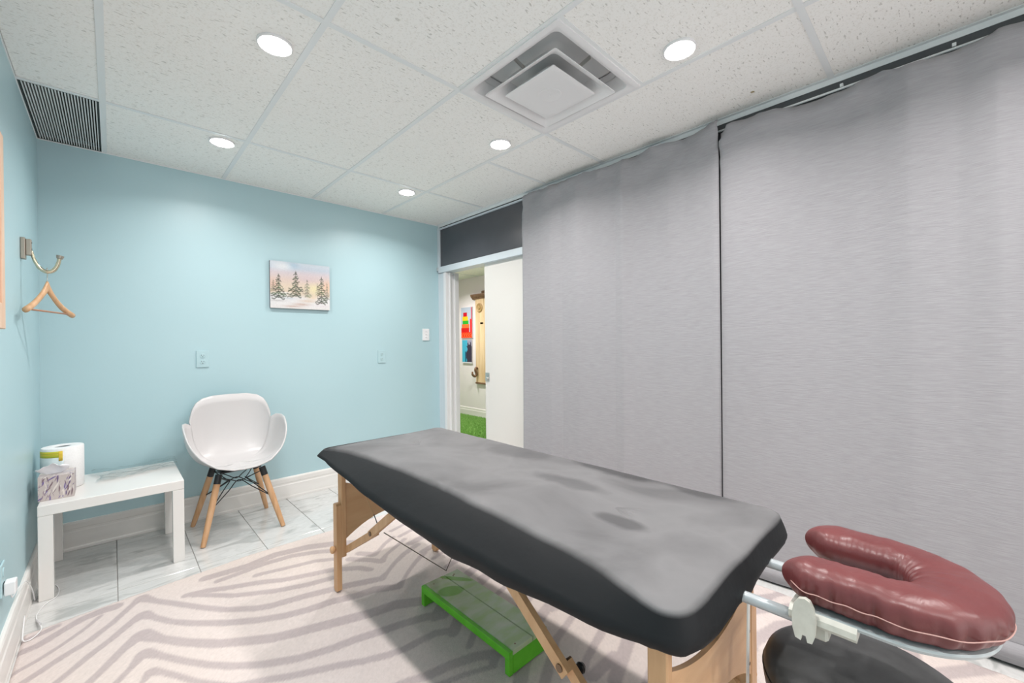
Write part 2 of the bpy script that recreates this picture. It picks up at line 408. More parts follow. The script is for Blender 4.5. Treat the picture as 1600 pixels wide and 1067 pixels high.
angle_strip([(XL, XR, YW - .004, YW, ZC - .004, ZC + .012)])
angle_strip([(XL, XL + .004, YR, YW - .004, ZC - .004, ZC + .012)])
angle_strip([(XR - .003, XR, YR, YW - .004, ZC - .024, ZC + .003), (XR - .022, XR - .003, YR, YW - .004, ZC, ZC + .003)])
cells = []
for i in range(5):
    xs = (cols_[i], cols_[i + 1]); ys = [YW] + Cs + [YR]
    if i == 3: ys = [YW, 2.8505, 1.598, .9884, .3665, -.243, -.865, YR]
    if i == 4: ys = [YW, 2.8505, 2.1073, 1.598, .3665, -.865, YR]
    for ya, yb in zip(ys, ys[1:]):
        if i == 3 and ya == 1.598: continue          # the air diffuser sits here
        if i == 0 and ya == YW: continue             # the slotted grille sits here
        cells.append((xs[0], xs[1], yb, ya))
for x0, x1, y0, y1 in cells:
    g = .005; bm = BM()
    box(bm, x0 + g, x1 - g, y0 + g, y1 - g, ZC + .0032 + random.uniform(0, .0006), ZC + .019, .0012)
    obj('ceiling_tile', bm, M_tile, ceiling)
# slotted return grille in the corner cell
gr = thing('air_grille', 'dark slotted return air grille in the ceiling corner above the left wall', 'grille', (-.16, 3.22, ZC))
bm = BM(); x0, x1, y0, y1 = XL + .004, Ls[0] - tb, 2.8505 + tb, YW - .004
box(bm, x0, x1, y0, y1, ZC + .045, ZC + .05); obj('backing', bm, mat('grille backing', (.05, .055, .055), .8), gr)
bm = BM(); f = .006
box(bm, x0, x0 + f, y0, y1, ZC + .001, ZC + .02); box(bm, x1 - f, x1, y0, y1, ZC + .001, ZC + .02)
box(bm, x0 + f, x1 - f, y0, y0 + f, ZC + .001, ZC + .02); box(bm, x0 + f, x1 - f, y1 - f, y1, ZC + .001, ZC + .02)
obj('frame', bm, M_slot, gr)
M_slat = mat('grille slat', (.66, .68, .68), .5)
ns = 24; bm = BM(); box(bm, -.0024, .0024, y0 + f, y1 - f, ZC + .002, ZC + .02)
sl0 = obj('slat', bm, M_slat, gr)
for k in range(ns):
    o = sl0 if k == 0 else sl0.copy()
    if k: COL.objects.link(o)
    o.location = Vector((x0 + f + (k + .5) * (x1 - x0 - 2 * f) / ns, 0, 0)) - gr.location

# ---- air diffuser
vx, vy = (Ls[2] + Ls[3]) / 2, (.9884 + 1.598) / 2
M_vent = mat('diffuser enamel', (.80, .795, .80), .35)
M_duct = mat('galvanised duct', (.74, .75, .75), .5)
vt = thing('air_diffuser', 'square white stepped air diffuser in the middle of the ceiling', 'vent', (vx, vy, ZC))
def rsq(h, z, r, n=6):
    out = []
    for cx, cy, a0 in ((1, 1, 0), (-1, 1, pi / 2), (-1, -1, pi), (1, -1, 1.5 * pi)):
        for k in range(n + 1):
            a = a0 + k * pi / 2 / n; out.append((vx + cx * (h - r) + r * cos(a), vy + cy * (h - r) + r * sin(a), z))
    return out
def cone(name, prof, m, cap1=False):
    bm = BM(); loft(bm, [rsq(h, ZC + z, r) for h, z, r in prof], False, cap1); obj(name, bm, m, vt, angle=30)
cone('outer_frame', [(.302, .004, .006), (.302, -.006, .006), (.285, -.010, .01), (.272, -.006, .02), (.262, -.001, .03), (.235, .055, .05), (.225, .08, .06)], M_vent)
cone('duct', [(.235, .05, .05), (.235, .085, .06)], M_duct, True)
cone('middle_cone', [(.150, .045, .05), (.158, .035, .05), (.185, -.004, .025), (.212, -.022, .012), (.218, -.026, .010), (.218, -.029, .010), (.210, -.027, .012), (.182, -.010, .025), (.160, .02, .04), (.150, .045, .05)], M_vent)
cone('center_plate', [(.10, .02, .03), (.13, -.015, .02), (.150, -.030, .006), (.150, -.034, .006), (.146, -.036, .005), (.125, -.034, .02)], M_vent, True)
bm = BM(); lathe(bm, [(.056, -.0335), (.056, -.0352), (.050, -.0362), (.046, -.0352), (.004, -.0352), (.004, -.037), (.0025, -.0375)], (vx, vy, ZC), 28); obj('center_boss', bm, M_vent, vt, angle=30)
for dx, dy in ((.205, 0), (-.205, 0), (0, .205), (0, -.205)):
    bm = BM(); a = (vx + dx * 1.13, vy + dy * 1.13, ZC + .03); b = (vx + dx * .8, vy + dy * .8, ZC + .015)
    bar(bm, a, b, .02, .003, (0, 0, 1)); obj('hanger_clip', bm, M_steel, vt)

# ---- recessed lamps (3 x 2 seen; unseen rows added behind the camera for more light)
def lamp(x, y, label, z=ZC, power=LAMP_W, seen=True, grp=None):
    t = thing('recessed_light', label, 'ceiling light', (x, y, z), grp)
    bm = BM(); lathe(bm, [(.0, .004), (.064, .004), (.064, -.004), (.060, -.007), (.053, -.005)], (x, y, z), 36, cap0=False, cap1=False); obj('trim_ring', bm, M_trim, t, angle=40)
    bm = BM(); lathe(bm, [(.053, -.003), (.050, -.009), (.036, -.013), (.018, -.015), (.004, -.0155)], (x, y, z), 36); obj('diffuser', bm, M_lens, t, smooth=True)
    ld = bpy.data.lights.new('lamp', 'AREA'); ld.shape = 'DISK'; ld.size = .10; ld.energy = power; ld.color = LAMP_COL; ld.spread = radians(150)
    lo = bpy.data.objects.new('lamp', ld); COL.objects.link(lo); lo.parent = t; lo.location = (0, 0, -.018)
lamp(.481, 1.851, 'large round recessed light nearest the camera on the left half of ceiling')
lamp(.479, 2.948, 'small round recessed light over the coat hook end of the teal wall', power=LAMP_W * .8)
lamp(1.693, 2.950, 'smallest round recessed light near the transom in the far corner')
lamp(1.703, 1.863, 'round recessed light between the square diffuser and the far corner light')
lamp(1.698, .759, 'large round recessed light right of the square air diffuser')
for x in (.48, 1.70):
    for y in ((.759, -.34, -1.44) if x < 1 else (-.34, -1.44)):
        lamp(x, y, 'unseen round recessed light added to the ceiling rows behind the camera', grp='added recessed lights behind the camera')

# ---- door opening, transom, door leaf
bm = BM(); box(bm, 2.394, 2.50, 2.338, YW - .02, 1.908, 1.968, .002); struct('trim_1', bm, M_frame)       # header beam
bm = BM()
for x0, x1, y0, y1 in ((2.409, 2.55, 3.452, 3.472), (2.440, 2.458, 3.44, 3.452), (2.398, 2.409, 3.452, 3.490), (2.50, 2.55, 3.438, 3.452)):
    box(bm, x0, x1, y0, y1, 0, 1.905, .0015)
struct('trim_2', bm, M_trim)                                                                         # left jamb with its stops
bm = BM(); box(bm, 2.392, 2.409, 2.338, 2.356, 0, 2.36, .002); struct('trim_3', bm, M_trim)              # post beside the curtain
bm = BM(); box(bm, 2.398, 2.425, 3.556, 3.592, 1.965, 2.366, .001); box(bm, 2.398, 2.425, 2.356, 3.556, 2.345, 2.358, .001); struct('trim_4', bm, M_frame)
bm = BM(); box(bm, XR - .024, XR + .012, 3.574, 3.590, 1.93, 1.966, .003); struct('trim_5', bm, M_clip)  # grey end clip
bm = BM(); box(bm, 2.414, 2.432, 2.356, 3.556, 1.968, 2.346); struct('window_1', bm, M_transom, label='charcoal filled transom panel above the door')
bm = BM(); box(bm, 2.432, 2.466, 2.05 + .3, 2.895, .006, 1.925, .0015); door = struct('door_1', bm, M_door, label='cream sliding door leaf half closed')
bm = BM(); box(bm, 2.4285, 2.4325, 2.838, 2.893, .853, .930, .001); box(bm, 2.4225, 2.4285, 2.855, 2.878, .90, .915, .002); obj('latch_plate', bm, M_steel, door)
bm = BM(); lathe(bm, [(.016, 2.4285), (.016, 2.419), (.011, 2.416)], (0, 2.868, .876), 16, 'X'); obj('thumb_turn', bm, M_steel, door, angle=30)
bm = BM(); box(bm, 2.4335, 2.4645, 2.895, 2.8975, .65, .73); obj('edge_pull', bm, M_steel, door)
bm = BM(); lathe(bm, [(.008, 0), (.008, -.012), (.004, -.014)], (2.47, 3.425, 1.895), 12); obj('bumper', bm, M_clip, bpy.data.objects['trim_2'])

# ---- hallway beyond
HX = 4.2925
bm = BM(); box(bm, HX, HX + .1, 1.0, 7.6, 0, 2.6); struct('wall_hall', bm, M_hallwall)
bm = BM(); box(bm, 2.55, HX + .1, 7.5, 7.6, 0, 2.6); struct('wall_hall_far', bm, M_hallwall)
bm = BM(); box(bm, 2.55, HX + .1, .9, 1.0, 0, 2.6); struct('wall_hall_near', bm, M_hallwall)
bm = BM(); box(bm, 2.45, 2.55, YW + .11, 7.6, 0, 2.6); struct('wall_hall_inner', bm, M_hallwall)
bm = BM(); box(bm, 2.55, HX + .1, .9, 7.6, 2.279, 2.33); ch = struct('ceiling_hall', bm, M_tile)
for y in (4.6, 5.25, 5.86, 6.5):
    bm = BM(); box(bm, 2.6, HX, y - .012, y + .012, 2.274, 2.279); obj('tee_bar', bm, M_tee, ch)
bm = BM(); box(bm, 3.55, 3.574, 3.0, 7.4, 2.273, 2.279); obj('tee_bar', bm, M_tee, ch)
bm = BM(); box(bm, 2.56, HX + .1, .9, 7.6, -.08, -.013); struct('floor_hall', bm, M_grout)
pr = [(0, 0), (.015, 0), (.015, .09), (.011, .10), (.011, .125), (.004, .137), (0, .137)]
bm = BM(); loft(bm, [[(HX - d, a, z) for d, z in pr] for a in (1.0, 7.5)]); struct('baseboard_hall', bm, M_base)
# artificial turf: base sheet with blades
rng = random.Random(3); vs, fs = [], []
def q(*p):
    i = len(vs); vs.extend(p); fs.append(tuple(range(i, i + len(p))))
q((2.56, 2.6, 0), (HX - .016, 2.6, 0), (HX - .016, 7.4, 0), (2.56, 7.4, 0)); q((2.56, 2.6, -.012), (2.56, 7.4, -.012), (HX - .016, 7.4, -.012), (HX - .016, 2.6, -.012))
for k in range(90000):
    x, y, a, h = rng.uniform(2.6, HX - .02), rng.uniform(2.7, 6.0), rng.uniform(0, 2 * pi), rng.uniform(.012, .026)
    dx, dy = cos(a) * .003, sin(a) * .003; lx, ly = rng.uniform(-.012, .012), rng.uniform(-.012, .012)
    q((x - dx, y - dy, 0), (x + dx, y + dy, 0), (x + lx, y + ly, h))
me = bpy.data.meshes.new('turf'); me.from_pydata(vs, [], fs); me.materials.append(M_turf)
tag_o = bpy.data.objects.new('artificial_turf', me); COL.objects.link(tag_o); tag(tag_o, 'bright green artificial turf laid on the hallway floor', 'turf', kind='stuff')
lamp(3.45, 5.3, 'round recessed light of the hallway ceiling out of sight', z=2.279, power=HALL_W, grp='hallway recessed lights')
lamp(3.45, 3.9, 'round recessed light of the hallway ceiling out of sight', z=2.279, power=HALL_W, grp='hallway recessed lights')

# ================================================================ RUG
STR = [
[(-0.281,2.704,0.018),(-0.231,2.711,0.018),(-0.185,2.731,0.018)],
[(-0.286,2.605,0.025),(-0.228,2.609,0.024),(-0.162,2.667,0.023),(-0.106,2.708,0.027),(-0.044,2.718,0.03),(-0.001,2.709,0.03)],
[(-0.278,2.442,0.014),(-0.217,2.478,0.013),(-0.155,2.532,0.012),(-0.092,2.603,0.011),(-0.049,2.671,0.011)],
[(-0.268,2.324,0.017),(-0.208,2.373,0.018),(-0.149,2.425,0.019),(-0.079,2.473,0.018),(-0.012,2.553,0.016),(0.06,2.669,0.016),(0.089,2.704,0.028),(0.127,2.63,0.017),(0.205,2.505,0.017),(0.279,2.385,0.017),(0.355,2.277,0.019),(0.46,2.18,0.022),(0.517,2.149,0.024),(0.659,2.117,0.025),(0.766,2.083,0.026),(0.821,2.066,0.026),(0.917,2.025,0.027),(0.974,2.001,0.023),(1.028,2.038,0.012),(1.092,2.091,0.014),(1.181,2.147,0.018),(1.292,2.195,0.021)],
[(-0.169,2.23,0.015),(-0.121,2.287,0.015),(-0.075,2.348,0.017),(-0.012,2.412,0.018),(0.039,2.48,0.019),(0.086,2.524,0.03),(0.122,2.457,0.015),(0.17,2.362,0.016),(0.238,2.271,0.019),(0.337,2.167,0.021),(0.439,2.084,0.023),(0.531,2.029,0.024),(0.622,2.0,0.025),(0.721,1.987,0.026),(0.82,1.95,0.027),(0.908,1.935,0.028),(0.958,1.901,0.028),(1.001,1.873,0.022),(1.052,1.915,0.01),(1.104,1.962,0.011),(1.181,2.021,0.014),(1.271,2.077,0.017)],
[(-0.078,2.141,0.017),(-0.038,2.196,0.017),(0.016,2.282,0.02),(0.076,2.347,0.036),(0.131,2.25,0.02),(0.198,2.148,0.022),(0.289,2.038,0.025),(0.37,1.973,0.027),(0.458,1.907,0.029),(0.548,1.87,0.03),(0.635,1.839,0.031),(0.723,1.809,0.032),(0.817,1.776,0.032),(0.921,1.755,0.034),(1.013,1.698,0.034)],
[(-0.003,2.068,0.014),(0.04,2.128,0.014),(0.079,2.191,0.028),(0.123,2.124,0.015),(0.185,2.017,0.015),(0.248,1.924,0.016),(0.31,1.85,0.018),(0.376,1.79,0.019),(0.406,1.768,0.021),(0.5,1.711,0.021),(0.606,1.676,0.022),(0.696,1.661,0.023),(0.785,1.636,0.024),(0.883,1.611,0.024),(0.979,1.579,0.026),(1.034,1.537,0.026)],
[(0.066,1.999,0.009),(0.091,2.044,0.022),(0.124,2.003,0.013),(0.167,1.928,0.012),(0.202,1.861,0.012),(0.287,1.74,0.015),(0.382,1.684,0.017),(0.453,1.639,0.017),(0.522,1.603,0.018),(0.596,1.568,0.018),(0.667,1.525,0.018),(0.748,1.49,0.019),(0.806,1.474,0.018),(0.875,1.47,0.018),(0.947,1.465,0.02),(1.018,1.422,0.021)],
[(0.659,1.341,0.02),(0.744,1.318,0.021),(0.801,1.297,0.021),(0.894,1.28,0.022),(0.982,1.25,0.024),(1.081,1.185,0.024)],
[(0.335,2.669,0.03),(0.522,2.631,0.031),(0.659,2.658,0.033),(0.823,2.621,0.035),(0.943,2.556,0.034),(1.062,2.47,0.034)],
[(0.377,2.586,0.021),(0.489,2.584,0.022),(0.601,2.589,0.023),(0.72,2.577,0.024),(0.831,2.527,0.024),(0.94,2.45,0.024)],
[(0.528,2.493,0.018),(0.684,2.451,0.018),(0.796,2.423,0.019),(0.903,2.355,0.018)],
[(0.245,2.556,0.022),(0.317,2.529,0.022),(0.388,2.481,0.022),(0.511,2.413,0.022),(0.61,2.347,0.022),(0.718,2.304,0.023),(0.825,2.267,0.024),(0.937,2.182,0.022),(0.97,2.123,0.019)],
[(0.267,2.534,0.017),(0.322,2.473,0.017),(0.402,2.379,0.018),(0.489,2.314,0.02),(0.56,2.266,0.021),(0.689,2.213,0.022),(0.795,2.187,0.022)],
[(0.938,2.31,0.023),(1.021,2.209,0.022),(1.052,2.159,0.022),(1.105,2.212,0.012),(1.191,2.262,0.014),(1.275,2.315,0.015)],
[(1.003,2.335,0.023),(1.054,2.264,0.026),(1.095,2.285,0.013),(1.164,2.345,0.013),(1.237,2.389,0.016)],
[(1.343,1.733,0.021),(1.487,1.753,0.023)],
[(1.336,1.641,0.023),(1.463,1.657,0.025)],
[(1.401,1.229,0.02),(1.522,1.213,0.021)],
[(1.475,0.955,0.021),(1.699,0.935,0.023)],
[(1.22,0.884,0.024),(1.36,0.882,0.025)],
[(2.062,0.606,0.013),(2.24,0.563,0.014),(2.496,0.496,0.015)],
[(1.562,0.631,0.016),(1.749,0.583,0.017)],
[(2.18,0.286,0.033),(2.235,0.154,0.033),(2.208,0.107,0.019),(2.15,0.087,0.009)],
[(2.003,0.058,0.014),(2.107,0.013,0.015),(2.217,-0.043,0.014),(2.294,-0.064,0.009)]
]
# repeats of the pattern towards the camera and under the table, in rug coordinates
base_ = [(-.28, .0), (-.10, .21), (.03, .37), (.085, .43), (.14, .33), (.27, .16), (.42, .05), (.65, -.02), (.90, -.08), (1.0, -.12)]
right_ = [(1.0, 0), (1.08, .06), (1.27, .17), (1.5, .235), (1.8, .26), (2.0, .21), (2.15, .10), (2.26, .02)]
for k in range(20):
    y = 1.43 - .135 * k
    STR.append([(x, y + d + .012 * sin(3 * x + k), .017 + .006 * sin(2.3 * k + 2 * x)) for x, d in base_] if k else [(1.0, 1.43, .02), (1.02, 1.425, .02)])
for k in range(24):
    y = 2.32 - .128 * k
    s0 = 2 if k < 6 else 0
    STR.append([(x, y + d + .012 * sin(4 * x + 2 * k), .020 + .007 * sin(1.7 * k + 3 * x)) for x, d in right_[s0:]])
def rug():
    x0, x1, y0, y1 = -.278, 2.262, -1.25, 2.765
    st = .0075; nx, ny = int((x1 - x0) / st), int((y1 - y0) / st)
    gx, gy = np.meshgrid(np.linspace(x0, x1, nx), np.linspace(y0, y1, ny))
    cov = np.zeros_like(gx)
    for pts in STR:
        for (ax, ay, aw), (bx, by, bw) in zip(pts, pts[1:]):
            m_ = .06; i0 = max(int((min(ax, bx) - m_ - x0) / (x1 - x0) * nx), 0); i1 = min(int((max(ax, bx) + m_ - x0) / (x1 - x0) * nx) + 2, nx)
            j0 = max(int((min(ay, by) - m_ - y0) / (y1 - y0) * ny), 0); j1 = min(int((max(ay, by) + m_ - y0) / (y1 - y0) * ny) + 2, ny)
            if i0 >= i1 or j0 >= j1: continue
            X, Y = gx[j0:j1, i0:i1], gy[j0:j1, i0:i1]
            dx, dy = bx - ax, by - ay; t = np.clip(((X - ax) * dx + (Y - ay) * dy) / (dx * dx + dy * dy + 1e-9), 0, 1)
            d = np.hypot(X - ax - t * dx, Y - ay - t * dy); wd = aw + (bw - aw) * t
            cov[j0:j1, i0:i1] = np.maximum(cov[j0:j1, i0:i1], np.clip((wd - d) / .006 + .5, 0, 1))
    r = np.random.default_rng(2).normal(0, 1, gx.shape)
    c0, c1 = lin((212, 200, 195)), lin((183, 171, 170))
    patch = .5 + .5 * np.sin(gx * 3.1 + 1.2 * np.sin(gy * 2.2)) * np.sin(gy * 2.7 + gx)
    c = c0 * (1 - cov[..., None]) + c1 * cov[..., None]
    c = c * (1 + .025 * r[..., None]) * (1 + (patch[..., None] - .5) * np.array([.02, .0, -.05]))
    # the far edge runs slightly askew: bend the last rows
    edge = np.interp(gx, [-.28, .05, .55, 1.4, 2.3], [2.655, 2.70, 2.757, 2.735, 2.70])
    yy = y0 + (gy - y0) * (edge - y0) / (y1 - y0)
    k = np.clip((gy - 1.5) / 1.2, 0, 1); gy2 = gy * (1 - k) + np.minimum(yy, gy) * k
    gy2 = np.minimum(gy2, edge)
    z = .009 + .0012 * np.sin(gx * 7 + gy * 3) + .0004 * r
    bord = np.minimum(np.minimum(gx - x0, x1 - gx), np.minimum(gy - y0, y1 - gy)); z = np.where(bord < .002, .0005, z)
    P = np.stack([gx, gy2, z], -1).reshape(-1, 3)
    me = bpy.data.meshes.new('area_rug')
    idx = np.arange(nx * ny).reshape(ny, nx); F = np.stack([idx[:-1, :-1], idx[:-1, 1:], idx[1:, 1:], idx[1:, :-1]], -1).reshape(-1, 4)
    me.vertices.add(len(P)); me.vertices.foreach_set('co', P.astype(np.float32).ravel())
    me.loops.add(F.size); me.loops.foreach_set('vertex_index', F.astype(np.int32).ravel())
    me.polygons.add(len(F)); me.polygons.foreach_set('loop_start', np.arange(0, F.size, 4, dtype=np.int32)); me.polygons.foreach_set('loop_total', np.full(len(F), 4, dtype=np.int32))
    me.polygons.foreach_set('use_smooth', np.ones(len(F), dtype=bool))
    me.update(); me.materials.append(M_rug)
    a = me.color_attributes.new('Col', 'FLOAT_COLOR', 'POINT'); cc = np.ones((nx * ny, 4), dtype=np.float32); cc[:, :3] = np.clip(c.reshape(-1, 3), 0, 1); a.data.foreach_set('color', cc.ravel())
    o = bpy.data.objects.new('area_rug', me); COL.objects.link(o)
    tag(o, 'cream area rug with wavy mauve grey zebra stripes under the massage table', 'rug')
rug()

# ================================================================ MASSAGE TABLE
mt = thing('massage_table', 'folding wooden massage table under a charcoal grey fitted cover', 'massage table', (1.05, 1.23, 0))
CX, CY, HX_, HY_ = 1.0725, 1.235, .3575, .915
def rrect(hx, hy, r, nc=10, nl=44, ns=18):
    pts = []
    for (sx, sy, a0) in ((1, 1, 0), (-1, 1, pi / 2), (-1, -1, pi), (1, -1, 1.5 * pi)):
        for k in range(nc):
            a = a0 + (k + .5) * pi / 2 / nc; pts.append((sx * (hx - r) + r * cos(a), sy * (hy - r) + r * sin(a), cos(a), sin(a)))
        n = ns if sx * sy > 0 else nl
        nx = {(1, 1): (-1, 1), (-1, 1): (-1, -1), (-1, -1): (1, -1), (1, -1): (1, 1)}[(sx, sy)]
        a1 = a0 + pi / 2
        p0 = (sx * (hx - r) + r * cos(a1), sy * (hy - r) + r * sin(a1)); p1 = (nx[0] * (hx - r) + r * cos(a1), nx[1] * (hy - r) + r * sin(a1))
        for k in range(n):
            t = (k + .5) / n; pts.append((p0[0] + (p1[0] - p0[0]) * t, p0[1] + (p1[1] - p0[1]) * t, cos(a1), sin(a1)))
    return pts
def fbm(p, s=1.0): return noise.fractal(Vector(p) * s, .9, 2.0, 4)
base = rrect(HX_, HY_, .075)
def zbot(x, y):
    side = float(np.interp(y, [.32, .40, .56, .80, 1.04, 1.35, 1.67, 1.95, 2.08, 2.15], [.622, .612, .592, .565, .552, .570, .600, .632, .652, .655]))
    end = .625 - .010 * (1 - ((x - CX) / HX_) ** 2) if y < CY else .640
    k = min(max((abs(y - CY) - (HY_ - .06)) / .06, 0), 1)
    return side * (1 - k) + end * k - (.022 * k if y < CY and x < CX and side < .63 else 0)
def inset(y, nx, ny):
    side = float(np.interp(y, [.32, .36, .40, .46, .54, .66, .80, 1.0, 1.2, 1.46, 1.78, 1.93, 2.0, 2.06, 2.10, 2.15], [.010, .013, .020, .040, .060, .078, .090, .103, .114, .118, .108, .088, .064, .038, .026, .02]))
    if nx > 0: side = .018
    return nx * nx * side + ny * ny * (.014 if y < CY else .028)
prof = [('t', 0, .004), ('t', .25, .004), ('t', .5, .0035), ('t', .7, .003), ('t', .88, .0018), ('e', .030, 0), ('e', .018, -.0008), ('e', .010, -.003), ('e', 0, -.007)]
prof += [('s', t, t ** 1.15) for t in (.15, .32, .5, .68, .85, 1)]
prof += [('k', d, f) for d, f in ((.004, .25), (.002, .5), (-.004, .75), (-.012, .92), (-.022, 1.0), (-.036, 1.01), (-.06, .98))]
rings = []
for kind, d_, v_ in prof:
    ring = []
    for (x, y, nx, ny) in base:
        I = inset(CY + y, nx, ny); f = 0
        if kind == 't': d = -(I + .034)
        elif kind == 'e': d = -(I + d_)
        elif kind == 's': d = -I * (1 - d_) + .004 * d_
        else: d = d_; f = v_
        px, py = x + nx * d, y + ny * d
        if kind == 't': mx_, my_ = x * .014, y * .60; px, py = mx_ + (px - mx_) * d_, my_ + (py - my_) * d_
        wx, wy = CX + px, CY + py
        zs = max(zbot(CX + x, CY + y) + .018, .650 - .42 * I)
        if kind in 'te': z = .700 + v_
        elif kind == 's': z = .693 + (zs - .693) * v_
        else: z = zs + (zbot(wx, wy) - zs) * f
        corner = max(0, 1 - min(math.hypot(abs(px) - HX_, abs(py) - HY_) / .22, 1))
        s = wy * (11 if abs(nx) > .7 else 0) + wx * (13 if abs(ny) > .7 else 0)
        amp = (.004 * (f + .3) + .012 * corner * (f + .25)) if kind in 'sk' else 0
        wv = fbm((wx * 7, wy * 7, z * 10)) + .5 * sin(s * 2.1 + 3 * wx)
        wx += nx * amp * wv; wy += ny * amp * wv
        if px < -.25 and py > .80: b_ = .006 * corner ** 2 * sin(min(f + .15, 1) * pi); wx += nx * b_; wy += ny * b_
        if kind in 'te': z += .0022 * fbm((wx * 3, wy * 2.2, 1)) + .0010 * fbm((wx * 9, wy * 7, 5))
        if py > .70 and kind in 'te': z -= .012 * ((py - .70) / .215) ** 2 * (1.0 if px < 0 else max(0, 1 - px / .35))
        ring.append((wx, wy, z))
    rings.append(ring)
bm = BM(); RR = loft(bm, rings, False, True)
inner = sorted(RR[0], key=lambda v: v.co.y); rs_ = sorted([v for v in RR[0] if v.co.x >= CX], key=lambda v: v.co.y); ls_ = sorted([v for v in RR[0] if v.co.x < CX], key=lambda v: v.co.y)
for k in range(len(rs_) - 1): bm.faces.new((ls_[k], ls_[k + 1], rs_[k + 1], rs_[k]))
cover = obj('fitted_cover', bm, M_sheet, mt, smooth=True, label='charcoal satin fitted cover with worn dull patches and painted sheen')
bm = BM(); box(bm, .812, 1.293, 1.20, 1.27, .60, .64); box(bm, .812, 1.293, 2.02, 2.05, .60, .64); box(bm, .812, .832, .40, 2.05, .60, .64); box(bm, 1.273, 1.293, .40, 2.05, .60, .64)
obj('table_frame', bm, M_beech, mt)
def table_leg(x, y, side, yd):
    # fixed upper leg, sliding lower leg on its outer face, two wooden knobs
    bm = BM(); box(bm, x - .0115, x + .0115, y - .022, y + .022, .172, .63, .003); lg = obj('leg', bm, M_beech, mt)
    xo = x + side * .0235
    bm = BM(); prism(bm, [(y - .021, .020), (y - .013, .0135), (y, .0112), (y + .013, .0135), (y + .021, .020), (y + .021, .425), (y + .012, .432), (y - .012, .432), (y - .021, .425)], xo - .0115, xo + .0115, 'X'); obj('lower_leg', bm, M_beech, lg)
    for z in (.215,):
        bm = BM(); c = (xo, y, z)
        s = side; prof_ = [(.005, s * .0115), (.005, s * .016), (.015, s * .017), (.017, s * .022), (.017, s * .029), (.013, s * .033), (.006, s * .035)]
        lathe(bm, prof_, c, 18, 'X'); obj('knob', bm, M_beech, lg, angle=35)
for x, s in ((.800, -1), (1.305, 1)):
    table_leg(x, 2.043, s, 1); table_leg(x, .412, s, -1)
def end_panel(y):
    xa, xb = .8115, 1.2935; c = (xa + xb) / 2; n = 24; hw = (xb - xa) / 2
    top = [(xa + (xb - xa) * k / n, .470 + .056 * ((xa + (xb - xa) * k / n - c) / hw) ** 2) for k in range(n + 1)]
    bot = [(xa + (xb - xa) * k / n, .335 - .082 * ((xa + (xb - xa) * k / n - c) / hw) ** 2) for k in range(n + 1)]
    bm = BM(); loft(bm, [[(t[0], y - .006, t[1]), (b[0], y - .006, b[1]), (b[0], y + .006, b[1]), (t[0], y + .006, t[1])] for t, b in zip(top, bot)])
    p = obj('end_panel', bm, M_beechpanel, mt, angle=40)
    for z in (.29, .38, .47) if y < 1 else ():
        for x in (xb - .012,):
            bm = BM(); lathe(bm, [(.0042, y - .006), (.0042, y - .0075), (.002, y - .008)], (x, 0, z), 10, 'Y')
            # lathe 'Y' maps (x,y,z)->(y,z,x): keep centre in x,z
            obj('screw', bm, M_hinge, p)
end_panel(2.036); end_panel(.398)
def brace(x, a, j, b, knob=False):
    a, j, b = [(x, *p) for p in (a, j, b)]
    bm = BM(); bar(bm, a, j, .018, .030); br = obj('brace', bm, M_beech, mt)
    t = (Vector(b) - Vector(j)).normalized()
    bm = BM(); bar(bm, Vector(j) - t * .02 + Vector((-.019, 0, 0)), Vector(b) + Vector((-.019, 0, 0)), .018, .032); obj('upper_brace', bm, M_beech, br)
    bm = BM(); lathe(bm, [(.010, -.0315), (.010, -.029), (.006, .012), (.006, .016)], j, 14, 'X'); obj('hinge_bolt', bm, M_hinge, br, angle=40)
    if knob:
        bm = BM(); lathe(bm, [(.004, .009), (.004, .02), (.012, .022), (.014, .028), (.010, .036)], (j[0], j[1] - .022, j[2] - .018), 14, 'X'); obj('lock_knob', bm, M_blk, br, angle=40)
for x in (.815, 1.285):
    brace(x, (2.03, .200), (1.71, .388), (1.43, .586)); brace(x, (.43, .205), (.667, .395), (.93, .588), True)
def cable(name, pts, r, m, sm=0):
    bm = BM(); tube(bm, pts, r, 6, sm); obj(name, bm, m, mt, smooth=True)
cable('pull_cord', [(.80, 1.80, .60), (.80, 1.80, .543), (.80, 1.70, .470)], .0014, M_cord)
cable('pull_cord', [(.80, 1.70, .470), (.80, 1.655, .426)], .0022, M_blk)
cable('brace_cable', [(.80, 1.61, .421), (1.165, 1.70, .090)], .0022, M_cable)
cable('brace_cable', [(1.165, 1.70, .090), (1.285, 1.60, .44)], .0022, M_cable)
bm = BM(); bar(bm, (1.078, .330, .638), (1.078, .338, .20), .013, .003, (1, 0, 0)); obj('strap', bm, M_strap, mt)

